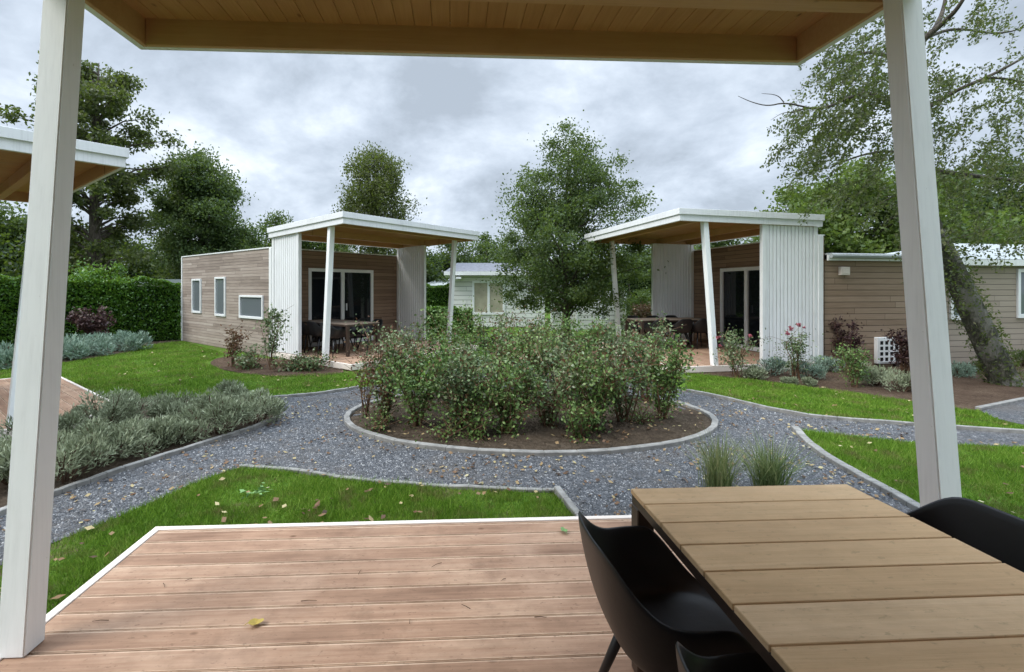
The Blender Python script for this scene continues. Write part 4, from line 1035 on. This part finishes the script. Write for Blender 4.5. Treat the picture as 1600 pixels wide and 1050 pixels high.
# ---------------------------------------------------------------- lawn blades (uncountable)
Lns = {}
lawnA = kerbA1+edgeA+[Vector((-6, 1.0, 0)), Vector((-2.05, 1.0, 0)), Vector((-2.2, 3.30, 0)), Vector((.7, 3.38, 0))]+kerbA2[1:]
lawnB = kerbB+[Vector((2.8, 1.5, 0)), Vector((9, 1.5, 0))]+edgeBtop
lawnC = kerbC+I([(1900, 668), (1600, 668), (1555, 655), (1528, 643), (1500, 641), (1420, 628), (1300, 610), (1150, 592), (1070, 584)])
lawnD = kerbD+I([(640, 592), (600, 575), (545, 583), (420, 589), (350, 580), (322, 568), (350, 553), (310, 541), (285, 533), (225, 541), (200, 551), (100, 567), (0, 580), (-150, 600), (-150, 640), (60, 618), (150, 640), (230, 622), (330, 622), (400, 628)])
def blades(name, P, n, L, wdt, cut=None):
    xs = [p.x for p in P]; ys = [p.y for p in P]; x = rng.uniform(min(xs), max(xs), n*4); y = rng.uniform(min(ys), max(ys), n*4)
    ok = inside(P, x, y) & (np.abs(x) < y*1.35+.6)
    x, y = x[ok][:n], y[ok][:n]; m_ = len(x)
    pt = np.sin(x*3.1+1)*np.sin(y*2.7)+np.sin(x*7.3)*np.sin(y*6.1+2)*.6
    keep = rng.random(m_) < (.97-.5*(pt < -.6)); x, y = x[keep], y[keep]; m_ = len(x)
    a = rng.uniform(0, 6.28, m_); ln = L*rng.uniform(.4, 1.15, m_)*(1+.22*pt[keep])*np.where(rng.random(m_) < .04, 1.7, 1); tl = rng.normal(0, .45, (m_, 2))*ln[:, None]
    V = np.zeros((m_, 3, 3)); sx, sy = np.cos(a)*wdt/2, np.sin(a)*wdt/2
    V[:, 0] = np.stack([x-sx, y-sy, np.full(m_, .0)], 1); V[:, 1] = np.stack([x+sx, y+sy, np.full(m_, .0)], 1); V[:, 2] = np.stack([x+tl[:, 0], y+tl[:, 1], ln], 1)
    return tag(npmesh(name, V.reshape(-1, 3), np.arange(m_*3).reshape(-1, 3), M['blade']), kind='stuff')
tag(blades('grass', lawnA, 90000, .045, .0055), label='short mown grass of the nearest lawn around the deck', cat='grass')
tag(blades('grass', lawnB, 90000, .045, .007), label='short mown grass behind the right veranda post', cat='grass')
tag(blades('grass', lawnC, 70000, .045, .010), label='short mown grass below the right cabin bed', cat='grass')
tag(blades('grass', lawnD, 80000, .05, .012), label='short mown grass in front of the left cabin and hedge', cat='grass')

# gravel chips standing proud of the path surface
def chips():
    n = 42000; x = rng.uniform(-4.5, 5.5, n*3); y = rng.uniform(2.9, 7.2, n*3); ok = inside(gravel, x, y) & ((((x-BC.x)/BRX)**2+((y-BC.y)/BRY)**2) > 1.04) & (rng.random(n*3) < np.clip(3.6/y, 0, 1)**1.5)
    x, y = x[ok][:n], y[ok][:n]; m_ = len(x); s = rng.uniform(.004, .0115, m_)
    base = np.array([[1, 0, -.3], [-.6, .8, -.3], [-.5, -.9, -.3], [.1, .1, .75]]); a = rng.uniform(0, 6.28, m_); ca, sa = np.cos(a), np.sin(a)
    V = np.zeros((m_, 4, 3)); bb = base[None]*rng.uniform(.6, 1.3, (m_, 4, 3))
    V[:, :, 0] = x[:, None]+s[:, None]*(bb[:, :, 0]*ca[:, None]-bb[:, :, 1]*sa[:, None]); V[:, :, 1] = y[:, None]+s[:, None]*(bb[:, :, 0]*sa[:, None]+bb[:, :, 1]*ca[:, None]); V[:, :, 2] = .007+s[:, None]*bb[:, :, 2]
    i = np.arange(m_)[:, None]*4; Ft = np.concatenate([i+np.array([[0, 1, 3]]), i+np.array([[1, 2, 3]]), i+np.array([[2, 0, 3]])])
    return npmesh('gravel_stones', V.reshape(-1, 3), Ft, M['chip'])
m, nt, b = newmat('gravel_chip'); g = NG(nt)
g.l(g.ramp(g.island(), (0, (.02, .023, .027)), (.5, (.07, .075, .083)), (.85, (.15, .155, .165)), (1, (.4, .4, .39))), b.inputs['Base Color']); b.inputs['Roughness'].default_value = .55; M['chip'] = m
tag(chips(), label='loose grey stones lying over the gravel path', cat='gravel', kind='stuff')

# fallen leaves
def fallen(n, P, zz, size, name, label, xr, yr, avoid=None, seed=1):
    x = rng.uniform(*xr, n*8); y = rng.uniform(*yr, n*8); ok = inside(P, x, y) & ((np.sin(x*2.3+seed)*np.sin(y*3.1)+np.sin(x*5.7)*np.sin(y*4.9+1)*.6) > rng.uniform(-1.0, .7, len(x)))
    if avoid is not None: ok &= avoid(x, y)
    x, y = x[ok][:n], y[ok][:n]; m_ = len(x); C = np.stack([x, y, np.full(m_, zz)+rng.uniform(0, .012, m_)], 1)
    a = rng.uniform(0, 6.28, m_); d = np.stack([np.cos(a), np.sin(a), rng.normal(0, .25, m_)], 1); s = np.stack([-np.sin(a), np.cos(a), rng.normal(0, .35, m_)], 1)
    ll = (size*rng.uniform(.5, 1.3, m_))[:, None]; V = np.empty((m_, 4, 3)); V[:, 0] = C-d*ll/2; V[:, 1] = C+s*ll*.3; V[:, 2] = C+d*ll/2; V[:, 3] = C-s*ll*.3
    V[:, :, 2] = np.maximum(V[:, :, 2], zz-.002)
    return tag(npmesh(name, V.reshape(-1, 3), quads(m_), M['litter']), label=label, cat='leaf litter', kind='stuff')
avoid = lambda x, y: (((x-BC.x)/BRX)**2+((y-BC.y)/BRY)**2) > 1.05
fallen(1500, gravel, .014, .045, 'leaf_litter', 'dry leaves scattered over the gravel path', (-4, 6), (3.2, 8.5), avoid)
fallen(520, [Vector((BC.x+BRX*.97*math.cos(a*.2), BC.y+BRY*.97*math.sin(a*.2), 0)) for a in range(32)], .075, .05, 'leaf_litter', 'dry leaves lying on the soil of the island bed', (-2, 4), (4.9, 8.1))
fallen(170, lawnA, .035, .055, 'leaf_litter', 'dry leaves lying on the nearest lawn', (-5, 1), (1.5, 4.6))
fallen(120, lawnB, .035, .05, 'leaf_litter', 'dry leaves lying on the lawn behind the right post', (2, 8), (2, 6))
fallen(90, lawnC, .035, .05, 'leaf_litter', 'dry leaves on the lawn below the right cabin', (2, 10), (4.5, 9.5))
fallen(90, lawnD, .04, .06, 'leaf_litter', 'dry leaves on the lawn before the left cabin', (-9, -1), (6.5, 14))
def one_leaf(px, py, s, mat, label, rz):
    p = at(px, py, .143); V = []; n = 10
    o = [(math.cos(t), .62*math.sin(t)*(1+.25*math.cos(3*t))) for t in [2*math.pi*i/n for i in range(n)]]
    top = [(x*s, y*s, .004+.016*abs(y)+.012*(x*x)) for x, y in o]; mb = MB(); mb.add([(0, 0, .003)]+top, [(0, 1+i, 1+(i+1) % n) for i in range(n)])
    mb.tube([(-s, 0, .016), (-s*1.5, .1*s, .004)], [.0015, .001], 4)
    ob_ = mb.build('fallen_leaf', M[mat], loc=p); ob_.rotation_euler = (0, 0, rz); tag(ob_, label=label, cat='leaf')
one_leaf(400, 976, .036, 'leaf_yellow', 'yellow curled leaf lying on the near deck', .3)
one_leaf(881, 831, .032, 'leaf_green', 'pale green leaf near the front edge of the near deck', 1.9)
for px, py, lb in ((398, 775, 'pale broad-leaved weed in the nearest lawn'),):
    rt_ = empty('lawn_weed', at(px, py), label=lb, cat='weed'); V = []
    Cw = rng.normal(size=(26, 3))*np.array([.06, .06, .006])+np.array([0, 0, .045]); dw = Cw*np.array([12, 12, 0])
    leafobj('leaves', leafquads(Cw, .06, .03, dw, .3), M['leaf_green'], rt_)
rs_ = random.Random(3)
mb = MB()
for (px, py) in ((560, 898), (735, 952), (790, 905), (470, 940), (640, 975), (835, 965), (255, 912), (300, 905), (690, 880), (170, 970)):
    p = at(px, py, .143); a = rs_.uniform(0, 6.28); L = rs_.uniform(.03, .09)
    mb.tube([p+Vector((0, 0, .003)), p+Vector((math.cos(a)*L*.5, math.sin(a)*L*.3, .006)), p+Vector((math.cos(a)*L, math.sin(a)*L*.7, .003))], [.0018, .0015, .001], 4)
tag(mb.build('twig_debris', M['twig']), label='tiny dry twigs and crumbs scattered over the near deck', cat='debris', kind='stuff')
